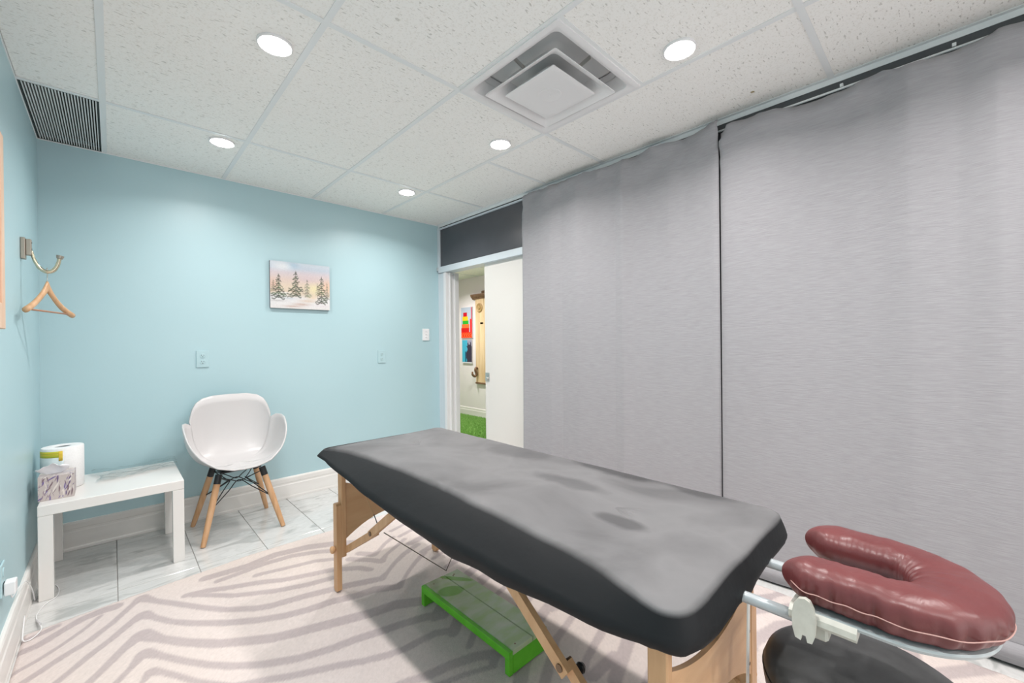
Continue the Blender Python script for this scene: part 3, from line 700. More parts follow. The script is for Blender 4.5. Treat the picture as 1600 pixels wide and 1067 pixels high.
# ================================================================ FACE CRADLE (plugs into the head of the table)
fc = thing('face_cradle', 'burgundy vinyl horseshoe face cushion on a pale adjustable cradle', 'headrest', (1.125, .1, .64))
UX, UY, UO = 1.128, .092, .103
path = [(UX - UO, y) for y in np.linspace(.232, UY, 30)] + [(UX - UO * cos(a), UY - UO * sin(a)) for a in np.linspace(0, pi, 61)[1:-1]] + [(UX + UO, y) for y in np.linspace(UY, .232, 30)]
ZCU = .7075
rp = random.Random(4); PLEAT = [(k * 3.6 + rp.uniform(-1.2, 1.2), rp.uniform(.006, .014)) for k in range(1, 32)]
rings = []; seam = []; seam2 = []; n = len(path)
for i, (x, y) in enumerate(path):
    t = Vector((path[min(i + 1, n - 1)][0] - path[max(i - 1, 0)][0], path[min(i + 1, n - 1)][1] - path[max(i - 1, 0)][1], 0)).normalized()
    nrm = Vector((t.y, -t.x, 0))                        # points to the inside of the U ... sign fixed below
    if nrm.dot(Vector((UX - x, UY + .05 - y, 0))) > 0: nrm = -nrm
    e = min(i, n - 1 - i); cap = min(1, .34 + .66 * (1 - (1 - min(e, 9) / 9) ** 2.2)) 
    front = max(0, (UY - y) / UO); wo = (.053 + .014 * front) * cap; hh = .041 * (.55 + .45 * cap)
    tilt = -.006 * front
    ring = []
    for k in range(28):
        a = 2 * pi * k / 28; ca, sa = cos(a), sin(a)
        du = wo * abs(ca) ** .8 * (1 if ca > 0 else -1); dz = hh * abs(sa) ** .85 * (1 if sa > 0 else -1)
        # gathers below the piping on the outer side
        g = -sum(dp * exp(-((i - pc) / 1.1) ** 2) for pc, dp in PLEAT) * (max(0, 1 - abs(sa + .25) * 1.15) if ca > .2 else .35 * max(0, 1 - abs(sa - .4))) * min(1, e / 6)
        if ca < -.5 and dz < 0: dz *= .8
        p = Vector((x, y, ZCU + tilt)) + nrm * (du + g) + Vector((0, 0, dz + .0025 * fbm((x * 30, y * 30, a))))
        if e == 0: p -= t * .0 if i else Vector((0, 0, 0))
        ring.append(p)
    rings.append(ring)
    if e > 0: seam.append(Vector((x, y, ZCU + tilt - .006 + .0012 * sin(i * .7))) + nrm * (wo * .975))
# rounded tips
def tip(ring, d):
    c = sum(ring, Vector()) / len(ring); return [[c + (p - c) * s + Vector((0, d * o, 0)) for p in ring] for s, o in ((.72, .010), (.35, .016), (.08, .017))]
rings = tip(rings[0], 1)[::-1] + rings + tip(rings[-1], 1)
bm = BM(); loft(bm, rings); cush = obj('cushion', bm, M_burg, fc, smooth=True, label='burgundy vinyl padded horseshoe cushion')
md = cush.modifiers.new('sub', 'SUBSURF'); md.levels = md.render_levels = 1
bm = BM(); tube(bm, seam, .0011, 6); obj('piping', bm, M_thread, cush, smooth=True)
# pale plate under the cushion
rings = []
for z, g in ((.656, .0), (.662, .004), (.666, .002)):
    out_ = []
    for i, (x, y) in enumerate(path):
        c = Vector((UX, UY + .02, 0)); v = Vector((x, min(y, .165), 0)) - c; out_.append(c + v * (1 + (.057 + g) / UO * .70) + Vector((0, 0, z)))
    rings.append(out_)
bm = BM(); loft(bm, rings); obj('support_plate', bm, M_pale, fc, angle=40)
for x in (1.008, 1.205):
    bm = BM(); tube(bm, [(x, .37, .626), (x, .33, .627), (x, .21, .628)], .0122, 14); obj('support_bar', bm, M_tube, fc, smooth=True)
for x, s in ((1.008, 1), (1.205, -1)):
    bm = BM()
    loft(bm, [[(x + a, y, z) for a, z in ((-.030, .638), (.024, .638), (.028, .650), (.028, .662), (-.024, .664), (-.034, .656), (-.035, .645))] for y in (.226, .222, .15, .12)]); hb = obj('hinge_block', bm, M_cradle, fc, angle=40)
    bm = BM(); box(bm, x - .016, x + .020, .165, .215, .606, .640, .005); obj('clamp_body', bm, M_cradle, hb)
    # cam lever: rounded plate hanging beside the bar
    pts = [(.0, .058), (.009, .055), (.016, .044), (.019, .026), (.018, .004), (.014, -.012), (.006, -.014), (.004, -.004), (-.001, -.004), (-.003, -.014), (-.010, -.013), (-.014, .0), (-.015, .024), (-.012, .044), (-.007, .055)]
    bm = BM(); prism(bm, [(.196 + u * 1.15, .628 + v * 1.15) for u, v in pts], x - s * .048, x - s * .038, 'X'); obj('cam_lever', bm, M_cradle, hb, angle=40)
    bm = BM(); tube(bm, [(x - s * .047, .2, .657), (x + s * .03, .2, .657)], .005, 10); obj('hinge_pin', bm, M_steel, hb)

# ================================================================ ROLLING STOOL
rs = thing('rolling_stool', 'round black vinyl stool tucked beneath the burgundy face cradle', 'stool', (1.165, .13, .0115))
rc = (1.165, .13, .0115)
bm = BM(); lathe(bm, [(.155, .375), (.175, .377), (.186, .390), (.189, .410), (.188, .432), (.182, .448), (.168, .458), (.13, .464), (.07, .467), (.005, .468)], rc, 56); obj('seat', bm, M_blackvinyl, rs, angle=60)
bm = BM(); tube(bm, [(rc[0] + .1885 * cos(a), rc[1] + .1885 * sin(a), .436) for a in np.linspace(0, 2 * pi, 57)], .0022, 6); obj('seat_piping', bm, M_blk, bpy.data.objects['seat'], smooth=True)
bm = BM(); box(bm, rc[0] - .09, rc[0] + .09, rc[1] - .06, rc[1] + .06, .358, .376, .004); obj('seat_plate', bm, M_blk, rs)
bm = BM(); lathe(bm, [(.025, .10), (.025, .24), (.014, .241), (.014, .36)], rc, 20); obj('gas_lift', bm, M_chrome, rs, angle=40)
for k in range(5):
    a = k * 2 * pi / 5 + .35; d = Vector((cos(a), sin(a), 0)); e = Vector(rc) + d * .215
    bm = BM(); bar(bm, Vector(rc) + d * .02 + Vector((0, 0, .105)), e + Vector((0, 0, .085)), .035, .02, (0, 0, 1)); lg = obj('base_arm', bm, M_blk, rs)
    bm = BM(); nv = Vector((-d.y, d.x, 0)); c = e + Vector((0, 0, .031))
    for s_ in (-1, 1):
        loft(bm, [[c + nv * (s_ * o) + (d * cos(q_) + Vector((0, 0, 1)) * sin(q_)) * .0215 for q_ in np.linspace(0, 2 * pi, 17)[:-1]] for o in (.006, .018)])
    tube(bm, [e + Vector((0, 0, .09)), e + Vector((0, 0, .031))], .006, 8); tube(bm, [c - nv * .018, c + nv * .018], .004, 8); obj('caster', bm, M_blk, lg)

# ================================================================ GREEN STEP STOOL
st = thing('step_stool', 'low bright green wooden step stool under the massage table', 'step stool', (1.11, 1.36, .009))
zt = .098; xa, xb, ya, yb = 1.022, 1.206, 1.082, 1.664
xm = (xa + xb) / 2 + .012
bm = BM(); box(bm, xa + .001, xm - .0012, ya, yb, zt - .019, zt, .002); pl = obj('top_plank', bm, M_greentop, st, label='worn green top plank with painted pale sheen')
bm = BM(); box(bm, xm + .0012, xb, ya, yb, zt - .019, zt - .001, .002); obj('top_plank', bm, M_greentop, st, label='worn green top plank with painted pale sheen')
for y0, y1 in ((ya + .001, ya + .022), (yb - .022, yb - .001)):
    bm = BM(); box(bm, xa + .002, xb - .002, y0, y1, .0118, zt - .0192, .0015); obj('leg_board', bm, M_green, st)
bm = BM(); box(bm, xa - .0175, xa, ya, yb, zt - .030, zt - .0005, .0015); obj('side_rail', bm, M_green, st)
for y0, y1 in ((ya, ya + .024), (yb - .024, yb)):
    bm = BM(); box(bm, xa - .0175, xa, y0, y1, .0118, zt - .0302, .001); obj('leg_post', bm, M_green, st)
for x, y in ((xa + .03, yb - .03), (xm - .02, yb - .022), (xb - .05, yb - .035), (xb - .04, yb - .028), (xa + .03, ya + .02), (xb - .03, ya + .02)):
    bm = BM(); lathe(bm, [(.0035, zt - .0015), (.0035, zt + .0004), (.001, zt + .0006)], (x, y, 0), 8); obj('nail', bm, M_hinge, st)

# ================================================================ SHELL CHAIR
chx, chy = .594, 3.268
chair = thing('shell_chair', 'white moulded shell armchair on four beech dowel legs', 'chair', (chx, chy, 0))
def rim(phi):
    p = abs(phi)                                        # 0 = back, 180 = front
    zr = float(np.interp(p, [0, 25, 38, 46, 51, 54.5, 57.5, 61, 66, 78, 90, 102, 115, 130, 147, 165, 180],
                            [.860, .857, .843, .815, .778, .730, .676, .690, .702, .703, .693, .655, .590, .515, .455, .432, .428]))
    k = 1.0 if p > 66 else (.955 if p < 56 else float(np.interp(p, [56, 66], [.955, 1.0])))
    return zr, k
NP, NS = 180, 26; P = []
for j in range(NS):
    s = j / (NS - 1)
    for i in range(NP + 1):
        phi = -180 + 360 * i / NP; zr, k = rim(phi); a = radians(phi)
        c, sn = cos(a), sin(a); ry = .232 if c > 0 else .248; rx = .287; ex = 3.2 if abs(phi) < 57 else 2.5
        R = 1 / ((abs(sn) / rx) ** ex + (abs(c) / ry) ** ex) ** (1 / ex) * k
        b = max(0.0, min(1.0, (zr - .43) / .30))
        rho = (1 - (1 - s) ** 1.75) * b + s * (1 - b)
        ze = s ** (2.3 + .9 * b)
        z = .418 + (zr - .418) * ze + (-.012 * sin(min(s * 1.2, 1) * pi) if b < .4 else 0) * (1 - b)
        P.append((chx + R * rho * sn, chy + R * rho * c, z))
grid_obj('seat_shell', P, NP + 1, NS, M_shell, None, chair, thick=.008)
bm = BM(); box(bm, chx - .115, chx + .115, chy - .11, chy + .11, .392, .404, .004); obj('mounting_plate', bm, M_blk, chair)
foot = {(-1, -1): (.378, 3.066), (1, -1): (.808, 3.055), (-1, 1): (.376, 3.480), (1, 1): (.811, 3.484)}
mid = {}; sock = {}
for (sx, sy), (fx, fy) in foot.items():
    a = Vector((chx + sx * .118, chy + sy * .105, .392)); f_ = Vector((fx, fy, .0)); d = f_ - a
    sb = a + d * .14; sock[(sx, sy)] = a + d * .05
    bm = BM(); tube(bm, [a, sb], [.0195, .0193], 14); sk = obj('leg_socket', bm, M_blk, chair, smooth=False, angle=40)
    bm = BM(); tube(bm, [sb, a + d * .5, a + d * .9, f_ + Vector((0, 0, .002))], [.0185, .0185, .0150, .0135], 14); obj('leg', bm, M_dowel, chair, angle=40)
    mid[(sx, sy)] = a + d * .50
def wire(a, c, b):
    bm = BM(); tube(bm, [a, a.lerp(c, .6), c, c.lerp(b, .4), b], .0030, 8, 4); obj('brace_wire', bm, M_blk, chair, smooth=True)
ctr = Vector((chx, chy, .318))
for a, b in (((-1, -1), (1, -1)), ((-1, 1), (1, 1)), ((-1, -1), (-1, 1)), ((1, -1), (1, 1))):
    off = (mid[a] + mid[b]) / 2 - ctr; off.z = 0
    wire(mid[a], ctr + off * .25, mid[b])
    wire(sock[a], Vector((0, 0, -.008)) + ctr + off * .28, sock[b])

# ================================================================ SIDE TABLE
tx0, tx1, ty0, ty1 = -.262, .284, 2.962, 3.508
tbl = thing('side_table', 'low square white lacquered side table in the corner', 'side table', ((tx0 + tx1) / 2, (ty0 + ty1) / 2, 0))
bm = BM(); box(bm, tx0, tx1, ty0, ty1, .40, .45, .003, 2); obj('tabletop', bm, M_gloss, tbl)
for x in (tx0 + .0005, tx1 - .0505):
    for y in (ty0 + .0005, ty1 - .0505):
        bm = BM(); box(bm, x, x + .05, y, y + .05, .0, .3998, .002); obj('leg', bm, M_gloss, tbl)

# paper towel roll
pr_ = (-.196, 3.285)
roll = thing('paper_towel_roll', 'upright white paper towel roll with a yellow green label', 'paper towel', (*pr_, .45))
bm = BM(); lathe(bm, [(.031, .668), (.031, .4512), (.076, .4512), (.0805, .456), (.0807, .664), (.078, .670)], (*pr_, 0), 48, cap0=False, cap1=False)
# close the top ring between core and edge
lathe(bm, [(.078, .670), (.065, .6715), (.036, .671), (.031, .668)], (*pr_, 0), 48, cap0=False, cap1=False); obj('paper', bm, M_paper, roll, angle=50)
bm = BM(); lathe(bm, [(.0308, .4515), (.0308, .666), (.0290, .666), (.0290, .4515)], (*pr_, 0), 32, cap0=False, cap1=False); obj('core', bm, M_card, roll, angle=50)
def patch(name, a0, a1, z0, z1, r, m):
    P = [(pr_[0] + r * cos(a), pr_[1] + r * sin(a), z) for z in np.linspace(z0, z1, 4) for a in np.linspace(a0, a1, 14)]
    grid_obj(name, P, 14, 4, m, None, roll, thick=.0008)
A = lambda d: radians(d)
patch('label', A(188), A(272), .625, .657, .0812, M_label); patch('label_edge', A(263), A(273), .607, .6575, .0822, M_labelb)
patch('wrapper_film', A(180), A(276), .47, .625, .0812, M_wrap)
for z in (.640, .649): patch('label_print', A(195), A(262), z, z + .0022, .0822, M_labelb)

# tissue box
rngp = np.random.default_rng(5)
tb_ = thing('tissue_box', 'mauve brush stroke patterned tissue box in front of the paper roll', 'tissue box', (-.21, 3.11, .45))
def strokes(u, v):
    c = np.ones(u.shape + (3,)) * lin((198, 186, 182)); r = np.random.default_rng(int(u.shape[0]))
    for _ in range(70):
        x, y, a, l, wd = r.random(), r.random(), r.normal(1.25, .35), .06 + .16 * r.random(), .008 + .022 * r.random()
        dx, dy = u - x, v - y; s_, t_ = dx * cos(a) + dy * sin(a), -dx * sin(a) + dy * cos(a)
        k = np.clip((1 - np.hypot(s_ / l, t_ / wd)) * 2.2, 0, 1)[..., None]
        col = lin([(96, 78, 120), (150, 128, 140), (224, 214, 208), (120, 96, 104), (232, 226, 222), (110, 92, 150)][r.integers(6)])
        c = c * (1 - k) + col * k
    return c
def panel_grid(o_, u_, v_, nu, nv, fn):
    o_, u_, v_ = Vector(o_), Vector(u_), Vector(v_); uu, vv = np.meshgrid(np.linspace(0, 1, nu), np.linspace(0, 1, nv))
    P = [tuple(o_ + u_ * float(a) + v_ * float(b)) for a, b in zip(uu.ravel(), vv.ravel())]; return P, np.clip(fn(uu, vv).reshape(-1, 3), 0, 1)
bx0, bx1, by0, by1, bz0, bz1 = -.266, -.144, 3.045, 3.186, .4508, .566
def painted(name, o_, u_, v_, nu, nv, fn, m, par): P, C = panel_grid(o_, u_, v_, nu, nv, fn); return grid_obj(name, P, nu, nv, m, C, par, smooth=False)
bm = BM(); box(bm, bx0 + .001, bx1 - .001, by0 + .001, by1 - .001, bz0 + .0005, bz1 - .001); obj('carton', bm, mat('grey mauve card', (.52, .47, .45), .6), tb_)
w_, d_, h_ = bx1 - bx0, by1 - by0, bz1 - bz0
painted('printed_front', (bx0, by0, bz0), (w_, 0, 0), (0, 0, h_), 64, 60, strokes, M_tbox, tb_)
painted('printed_side', (bx1, by0, bz0), (0, d_, 0), (0, 0, h_), 66, 61, strokes, M_tbox, tb_)
painted('printed_top', (bx0, by0, bz1), (w_, 0, 0), (0, d_, 0), 62, 63, lambda u, v: strokes(u, v) * .55 + .45 * lin((196, 188, 186)), M_tbox, tb_)
bm = BM(); lathe(bm, [(1, 0), (1, .0006), (.2, .0006)], (0, 0, 0), 28)
bmesh.ops.transform(bm, matrix=Matrix.Translation(((bx0 + bx1) / 2 + .01, (by0 + by1) / 2, bz1)) @ Matrix.Diagonal((.046, .03, 1, 1)), verts=bm.verts[:]); obj('opening', bm, mat('pale lilac slot', (.50, .46, .48), .6), tb_)
P = []; nu_, nv_ = 17, 13
for j in range(nv_):
    for i in range(nu_):
        u, v = i / (nu_ - 1) - .5, j / (nv_ - 1)
        sp = .35 + .65 * sin(v * pi * .75); x = (bx0 + bx1) / 2 - .004 + u * .115 * sp - .016 * v; y = (by0 + by1) / 2 - .004 + .012 * sin(u * 9 + 3 * v) * v - .042 * v * v + .012 * u
        P.append((x, y, bz1 - .004 + .070 * v * (1 - .25 * v) + .009 * sin(u * 7 + 1) * v + .004 * sin(u * 17)))
grid_obj('tissue', P, nu_, nv_, M_tissue, None, tb_, thick=.0008)

# clear plastic film lying on the side table
P = []; nu_, nv_ = 41, 25
for j in range(nv_):
    for i in range(nu_):
        u, v = i / (nu_ - 1), j / (nv_ - 1)
        x = -.075 + u * .365 + .02 * sin(v * 5) * (1 - u); y = 3.26 + .235 * v + .05 * (u - .3) * (1 - v) - .02 * sin(u * 6)
        z = .4525 + .012 * v * (sin(u * pi) ** .7) + .010 * max(0, sin(u * 7.5 + 1.3 * v)) * v + .008 * (1 + fbm((u * 9, v * 7, 3))) + (.012 * (u - .8) / .2 * v if u > .8 else 0)
        P.append((x, min(y, 3.525), max(z, .4515)))
o = grid_obj('plastic_film', P, nu_, nv_, M_film, None, None); tag(o, 'crumpled sheet of clear plastic film lying on the white side table', 'plastic film')
bm = BM(); tube(bm, [P[8 * nu_ + i] for i in range(4, nu_)], .0009, 6); obj('film_hem', bm, mat('grey film edge', (.25, .27, .27), .4), o, smooth=True)

# ================================================================ ON THE WALLS
# snowy forest canvas
pw = thing('canvas_painting', 'small unframed canvas of snowy fir trees at sunset on teal wall', 'painting', (1.096, YW, 1.665))
px0, px1, pz0, pz1 = .874, 1.317, 1.484, 1.847
bm = BM(); box(bm, px0, px1, YW - .021, YW - .001, pz0, pz1, .001); obj('stretched_canvas', bm, mat('dark canvas edge', (.06, .065, .08), .7), pw)
def winter(u, v):
    r = np.random.default_rng(11)
    from numpy import interp as ip
    stops = [0, .12, .22, .32, .48, .62, .78, .88, 1]
    cols = np.array([lin(c) for c in [(222, 205, 190), (228, 222, 218), (226, 226, 228), (226, 204, 176), (232, 208, 178), (228, 200, 186), (214, 200, 208), (190, 205, 222), (200, 214, 226)]])
    c = np.stack([ip(v, stops, cols[:, k]) for k in range(3)], -1)
    def blend(k, col): nonlocal c; k = np.clip(k, 0, 1)[..., None]; c = c * (1 - k) + lin(col) * k
    blend(np.exp(-((u - .36) / .10) ** 2 - ((v - .93) / .07) ** 2) * .9, (140, 190, 220)); blend(np.exp(-((u - .2) / .16) ** 2 - ((v - .90) / .08) ** 2) * .8, (232, 234, 236))
    blend(np.exp(-((u - .72) / .12) ** 2 - ((v - .45) / .12) ** 2) * .8, (240, 226, 160)); blend(np.exp(-((u - .95) / .08) ** 2 - ((v - .52) / .12) ** 2) * .8, (244, 190, 150)); blend(np.exp(-((u - .05) / .05) ** 2 - ((v - .5) / .1) ** 2) * .7, (240, 170, 150))
    blend(np.exp(-((u - .62) / .2) ** 2 - ((v - .66) / .08) ** 2) * .5, (214, 186, 200))
    hill = .30 + .05 * np.sin(u * 9 + .6) - .05 * np.exp(-((u - .72) / .14) ** 2)
    blend(np.clip((hill - v) * 18, 0, 1) * .75, (228, 228, 230))
    for cx, cy_, sx, sy, col in ((.62, .18, .16, .035, (226, 196, 168)), (.5, .10, .14, .03, (208, 170, 150)), (.36, .05, .14, .02, (206, 168, 150)), (.7, .26, .10, .05, (238, 208, 166)), (.12, .16, .12, .02, (190, 186, 186)), (.85, .08, .14, .02, (226, 214, 220)), (.3, .22, .1, .02, (196, 204, 214)), (.22, .33, .1, .02, (242, 244, 246))):
        blend(np.exp(-((u - cx) / sx) ** 2 - ((v - cy_) / sy) ** 2) * .8, col)
    def fir(cx, v0, v1, hw, k, col=(74, 88, 66)):
        nonlocal c
        t = np.clip((v - v0) / (v1 - v0), 0, 1); ins = (v > v0) & (v < v1)
        blend(ins * np.clip(1 - np.abs(u - cx) / .007, 0, 1) * k, (70, 62, 56))
        n_ = 19
        for i in range(n_):
            tv = (i + .3) / n_; yc = v0 + (v1 - v0) * tv; wd = hw * (1 - tv) ** .8 + .006
            for s_ in (-1, 1):
                wi = wd * (.35 + .75 * r.random()); du = (u - cx) * s_
                line = yc - du * (.10 + .22 * r.random()) + .012 * np.sin(du * 70 + 2 * i)
                kk = ((du > 0) & (du < wi)) * np.clip(1 - np.abs(v - line) / (.014 + .012 * (1 - tv)), 0, 1)
                blend(kk * k * .9, (col[0] + r.integers(-14, 30), col[1] + r.integers(-8, 34), col[2] + r.integers(-12, 22)))
                blend(((du > 0) & (du < wi * .9)) * np.clip(1 - np.abs(v - line - .016) / .006, 0, 1) * k * .35, (225, 222, 210))
    fir(.60, .27, .66, .09, .6, (110, 112, 96)); fir(.78, .33, .60, .05, .35, (150, 140, 112)); fir(.95, .24, .62, .055, .55, (104, 110, 92)); fir(.05, .36, .60, .05, .5, (140, 120, 100))
    fir(.13, .22, .74, .13, 1, (60, 74, 54)); fir(.41, .27, .82, .155, 1, (60, 74, 54)); fir(.85, .14, .76, .14, 1, (56, 70, 50))
    g = c.mean(-1, keepdims=True); c = g + (c - g) * .68
    return c * .9 * (1 + .05 * r.normal(0, 1, u.shape)[..., None])
painted('painted_face', (px0, YW - .0215, pz0), (px1 - px0, 0, 0), (0, 0, pz1 - pz0), 190, 156, winter, M_attr, pw)

def outlet(x, z, label):
    t = thing('wall_outlet', label, 'outlet', (x, YW, z))
    bm = BM(); box(bm, x - .036, x + .036, YW - .007, YW - .0005, z - .058, z + .058, .0025, 2); obj('cover_plate', bm, M_paintplate, t)
    for dz in (.0215, -.0215):
        bm = BM(); lathe(bm, [(.0165, YW - .007), (.0165, YW - .0088), (.015, YW - .0093)], (x, 0, z + dz), 20, 'Y'); s_ = obj('socket', bm, M_paintplate, t, angle=40)
        bm = BM(); box(bm, x - .0075, x - .005, YW - .0097, YW - .009, z + dz + .000, z + dz + .009); box(bm, x + .005, x + .0075, YW - .0097, YW - .009, z + dz + .001, z + dz + .008)
        lathe(bm, [(.0028, YW - .009), (.0028, YW - .0097)], (x, 0, z + dz - .007), 10, 'Y'); obj('slots', bm, M_slot, s_)
    bm = BM(); lathe(bm, [(.003, YW - .007), (.003, YW - .008)], (x, 0, z), 10, 'Y'); obj('screw', bm, M_paintplate, t)
outlet(.454, 1.107, 'teal painted wall outlet above the white chair'); outlet(1.781, 1.083, 'teal painted wall outlet near the light switch')
sw = thing('light_switch', 'white wall switch plate with three small buttons beside the door', 'switch', (2.251, YW, 1.286))
bm = BM(); box(bm, 2.213, 2.289, YW - .008, YW - .0005, 1.228, 1.344, .0025, 2); obj('cover_plate', bm, M_plug, sw)
for z in (1.262, 1.290, 1.318):
    bm = BM(); box(bm, 2.240, 2.264, YW - .0105, YW - .008, z - .006, z + .006, .001); b_ = obj('button', bm, M_plug, sw)
    bm = BM(); box(bm, 2.248, 2.256, YW - .0110, YW - .0105, z - .0016, z + .0016); obj('indicator', bm, mat('lilac indicator', (.42, .36, .46), .5), b_)

# left wall: outlet with charger and its lead
lo_ = thing('wall_outlet', 'teal painted wall outlet low on the left wall', 'outlet', (XL, 2.40, .40))
bm = BM(); box(bm, XL + .0005, XL + .007, 2.345, 2.417, .30, .416, .0025, 2); obj('cover_plate', bm, M_paintplate, lo_)
bm = BM(); lathe(bm, [(.0165, XL + .007), (.0165, XL + .009)], (0, 2.381, .382), 20, 'X'); obj('socket', bm, M_paintplate, lo_)
pc = thing('phone_charger', 'white plug in charger cube on the left wall outlet', 'charger', (XL, 2.381, .335))
bm = BM(); box(bm, XL + .0095, XL + .038, 2.357, 2.402, .300, .348, .004, 2); obj('charger_body', bm, M_plug, pc)
bm = BM(); box(bm, XL + .0071, XL + .0094, 2.372, 2.390, .325, .345); obj('prongs', bm, M_slot, pc)
lead = [(-.276, 2.38, .300), (-.277, 2.42, .268), (-.278, 2.56, .245), (-.278, 2.76, .190), (-.277, 2.90, .105), (-.276, 2.965, .045), (-.274, 2.99, .0035), (-.268, 3.05, .003), (-.225, 3.12, .003), (-.203, 3.06, .003), (-.203, 2.97, .003), (-.236, 2.915, .003), (-.254, 2.83, .003), (-.250, 2.775, .003), (-.226, 2.65, .0135), (-.245, 2.59, .0135), (-.268, 2.585, .014), (-.276, 2.63, .022), (-.279, 2.72, .06)]
bm = BM(); tube(bm, lead, .0022, 6, 5); o = obj('charging_lead', bm, M_plug, None, smooth=True, label='thin white charging lead trailing from the charger onto the rug', cat='cable')
bm = BM(); tube(bm, [(-.249, 2.765, .0062), (-.233, 2.69, .0172)], .004, 8); obj('connector', bm, mat('grey connector', (.62, .62, .64), .4), o)

# coat hook and hanger
hy = 2.95
hk = thing('coat_hook', 'large tarnished metal coat hook on the left wall', 'hook', (XL, hy, 1.65))
bm = BM(); box(bm, XL + .0005, XL + .016, hy - .022, hy + .022, 1.607, 1.705, .003, 2); bp = obj('back_plate', bm, M_bracket, hk)
bm = BM(); box(bm, XL + .016, XL + .034, hy - .014, hy + .014, 1.625, 1.70, .003, 2); obj('boss', bm, M_bracket, hk)
for z in (1.685, 1.655):
    bm = BM(); lathe(bm, [(.003, XL + .034), (.003, XL + .0355)], (0, hy, z), 10, 'X'); obj('screw', bm, M_slot, bp)
bm = BM(); tube(bm, [(-.268, hy, 1.648), (-.258, hy, 1.605), (-.243, hy, 1.572), (-.222, hy, 1.556), (-.200, hy, 1.563), (-.185, hy, 1.590), (-.178, hy, 1.625)], [.006, .0065, .008, .009, .009, .008, .0075], 12, 5); obj('hook_arm', bm, M_chrome, hk, smooth=True)
bm = BM(); tube(bm, [(-.1785, hy, 1.622), (-.1765, hy, 1.632), (-.1755, hy, 1.637)], [.0105, .0135, .0135], 14); obj('hook_tip', bm, M_bracket, hk, angle=40)
hg = thing('coat_hanger', 'wooden coat hanger dangling from the metal coat hook', 'hanger', (-.218, hy, 1.48))
hd = Vector((.060, .197, 0)).normalized(); hc = Vector((-.219, hy, 1.487)); hn = Vector((hd.y, -hd.x, 0))
def hp(s, z): return hc + hd * s + Vector((0, 0, z))
rings = []
for s in np.linspace(-.205, .205, 33):
    a = abs(s); z = -.125 * (a / .205) ** .85 - .012 * sin(a / .205 * pi); hgt = .028 + .016 * exp(-(a / .03) ** 2) - .006 * (a / .205); th = .0075 + .005 * (a / .205)
    c = hp(s, z) + hn * (.012 * (a / .205) ** 2)
    rings.append([c + hn * (th * cos(q_)) + Vector((0, 0, hgt * .6 * sin(q_))) for q_ in np.linspace(0, 2 * pi, 13)[:-1]])
bm = BM(); loft(bm, rings); obj('shoulder', bm, M_dowel, hg, smooth=True)
bm = BM(); tube(bm, [hp(-.185, -.121) + hn * .009, hp(.185, -.121) + hn * .009], .0042, 10); obj('trouser_bar', bm, mat('reddish bar', (.42, .22, .14), .45), hg, smooth=True)
bm = BM(); w0 = Vector((-.219, hy, 1.5815))
tube(bm, [hc + Vector((0, 0, .012)), hc + Vector((0, 0, .035)), hc + Vector((.0, .012, .055)), hc + Vector((0, .016, .072)), hc + Vector((0, .008, .086)), hc + Vector((0, -.004, .0865)), hc + Vector((0, -.013, .075))], .0018, 8, 5); obj('wire_hook', bm, M_steel, hg, smooth=True)

# pale wooden board at the left edge
fb = thing('wooden_wall_board', 'tall framed pale pine board with reddish grain on left wall', 'wall art', (XL, 2.05, 1.6))
y0, y1, z0, z1 = 1.72, 2.34, 1.264, 1.955; xf = XL + .025; fwid = .055
bm = BM(); box(bm, XL + .001, xf - .006, y0 + .01, y1 - .01, z0 + .01, z1 - .01); obj('board', bm, M_redgrain, fb)
for b in ((y0, y0 + fwid, z0, z1), (y1 - fwid, y1, z0, z1), (y0 + fwid, y1 - fwid, z0, z0 + .09), (y0 + fwid, y1 - fwid, z1 - .09, z1)):
    bm = BM(); box(bm, XL + .0005, xf, *b, .002); obj('frame_strip', bm, M_pine, fb)

# ================================================================ CURTAINS
def curtain(name, ya, yb, ztop, zlow, label, seed, xbase=2.352):
    nu_, nv_ = int(abs(yb - ya) / .012), 90; P = []; r = random.Random(seed)
    knots = [ya]; 
    while knots[-1] < yb: knots.append(knots[-1] + r.uniform(.06, .15))
    offs = [r.uniform(-.018, .018) for _ in knots]
    for j in range(nv_):
        v = j / (nv_ - 1)
        for i in range(nu_):
            y = ya + (yb - ya) * i / (nu_ - 1); zt_ = ztop(y); zl = zlow(y)
            vv = 1 - (1 - v) ** 1.0; z = zl + (zt_ - zl) * vv; h_ = (z - zl) / 2.3; td = max(zt_ - z, 0)
            fold = float(np.interp(y, knots, offs)) * (.35 + .65 * h_)
            wav = .005 * sin(y * 5.1 + seed) + .004 * sin(y * 11.3 + 2 * seed + 1.5 * h_)
            wr = exp(-td / .11) * (.038 * fbm((y * 4, z * 18 + seed, seed)) + .010 * sin(y * 17 + z * 24 + seed)) 
            slump = -.012 * exp(-((td - .05) / .03) ** 2) * (.5 + .5 * sin(y * 9 + seed))
            x = xbase + fold + wav + wr + slump - .012 * (1 - h_) ** 2
            e = min(abs(y - ya), abs(yb - y)); yo = 0
            if e < .02: x += .008 * (1 - e / .02)
            P.append((x, y + yo, z))
    o = grid_obj(name, P, nu_, nv_, M_curtain, None, None, thick=.0025); tag(o, label, 'curtain', 'floor length grey curtains'); return P, nu_, nv_, o
c1t = lambda y: float(np.interp(y, [.83, .86, .90, 1.0, 1.15, 1.56, 1.9, 2.29, 2.34], [2.372, 2.372, 2.366, 2.352, 2.352, 2.343, 2.348, 2.366, 2.362])) + .002 * sin(y * 23)
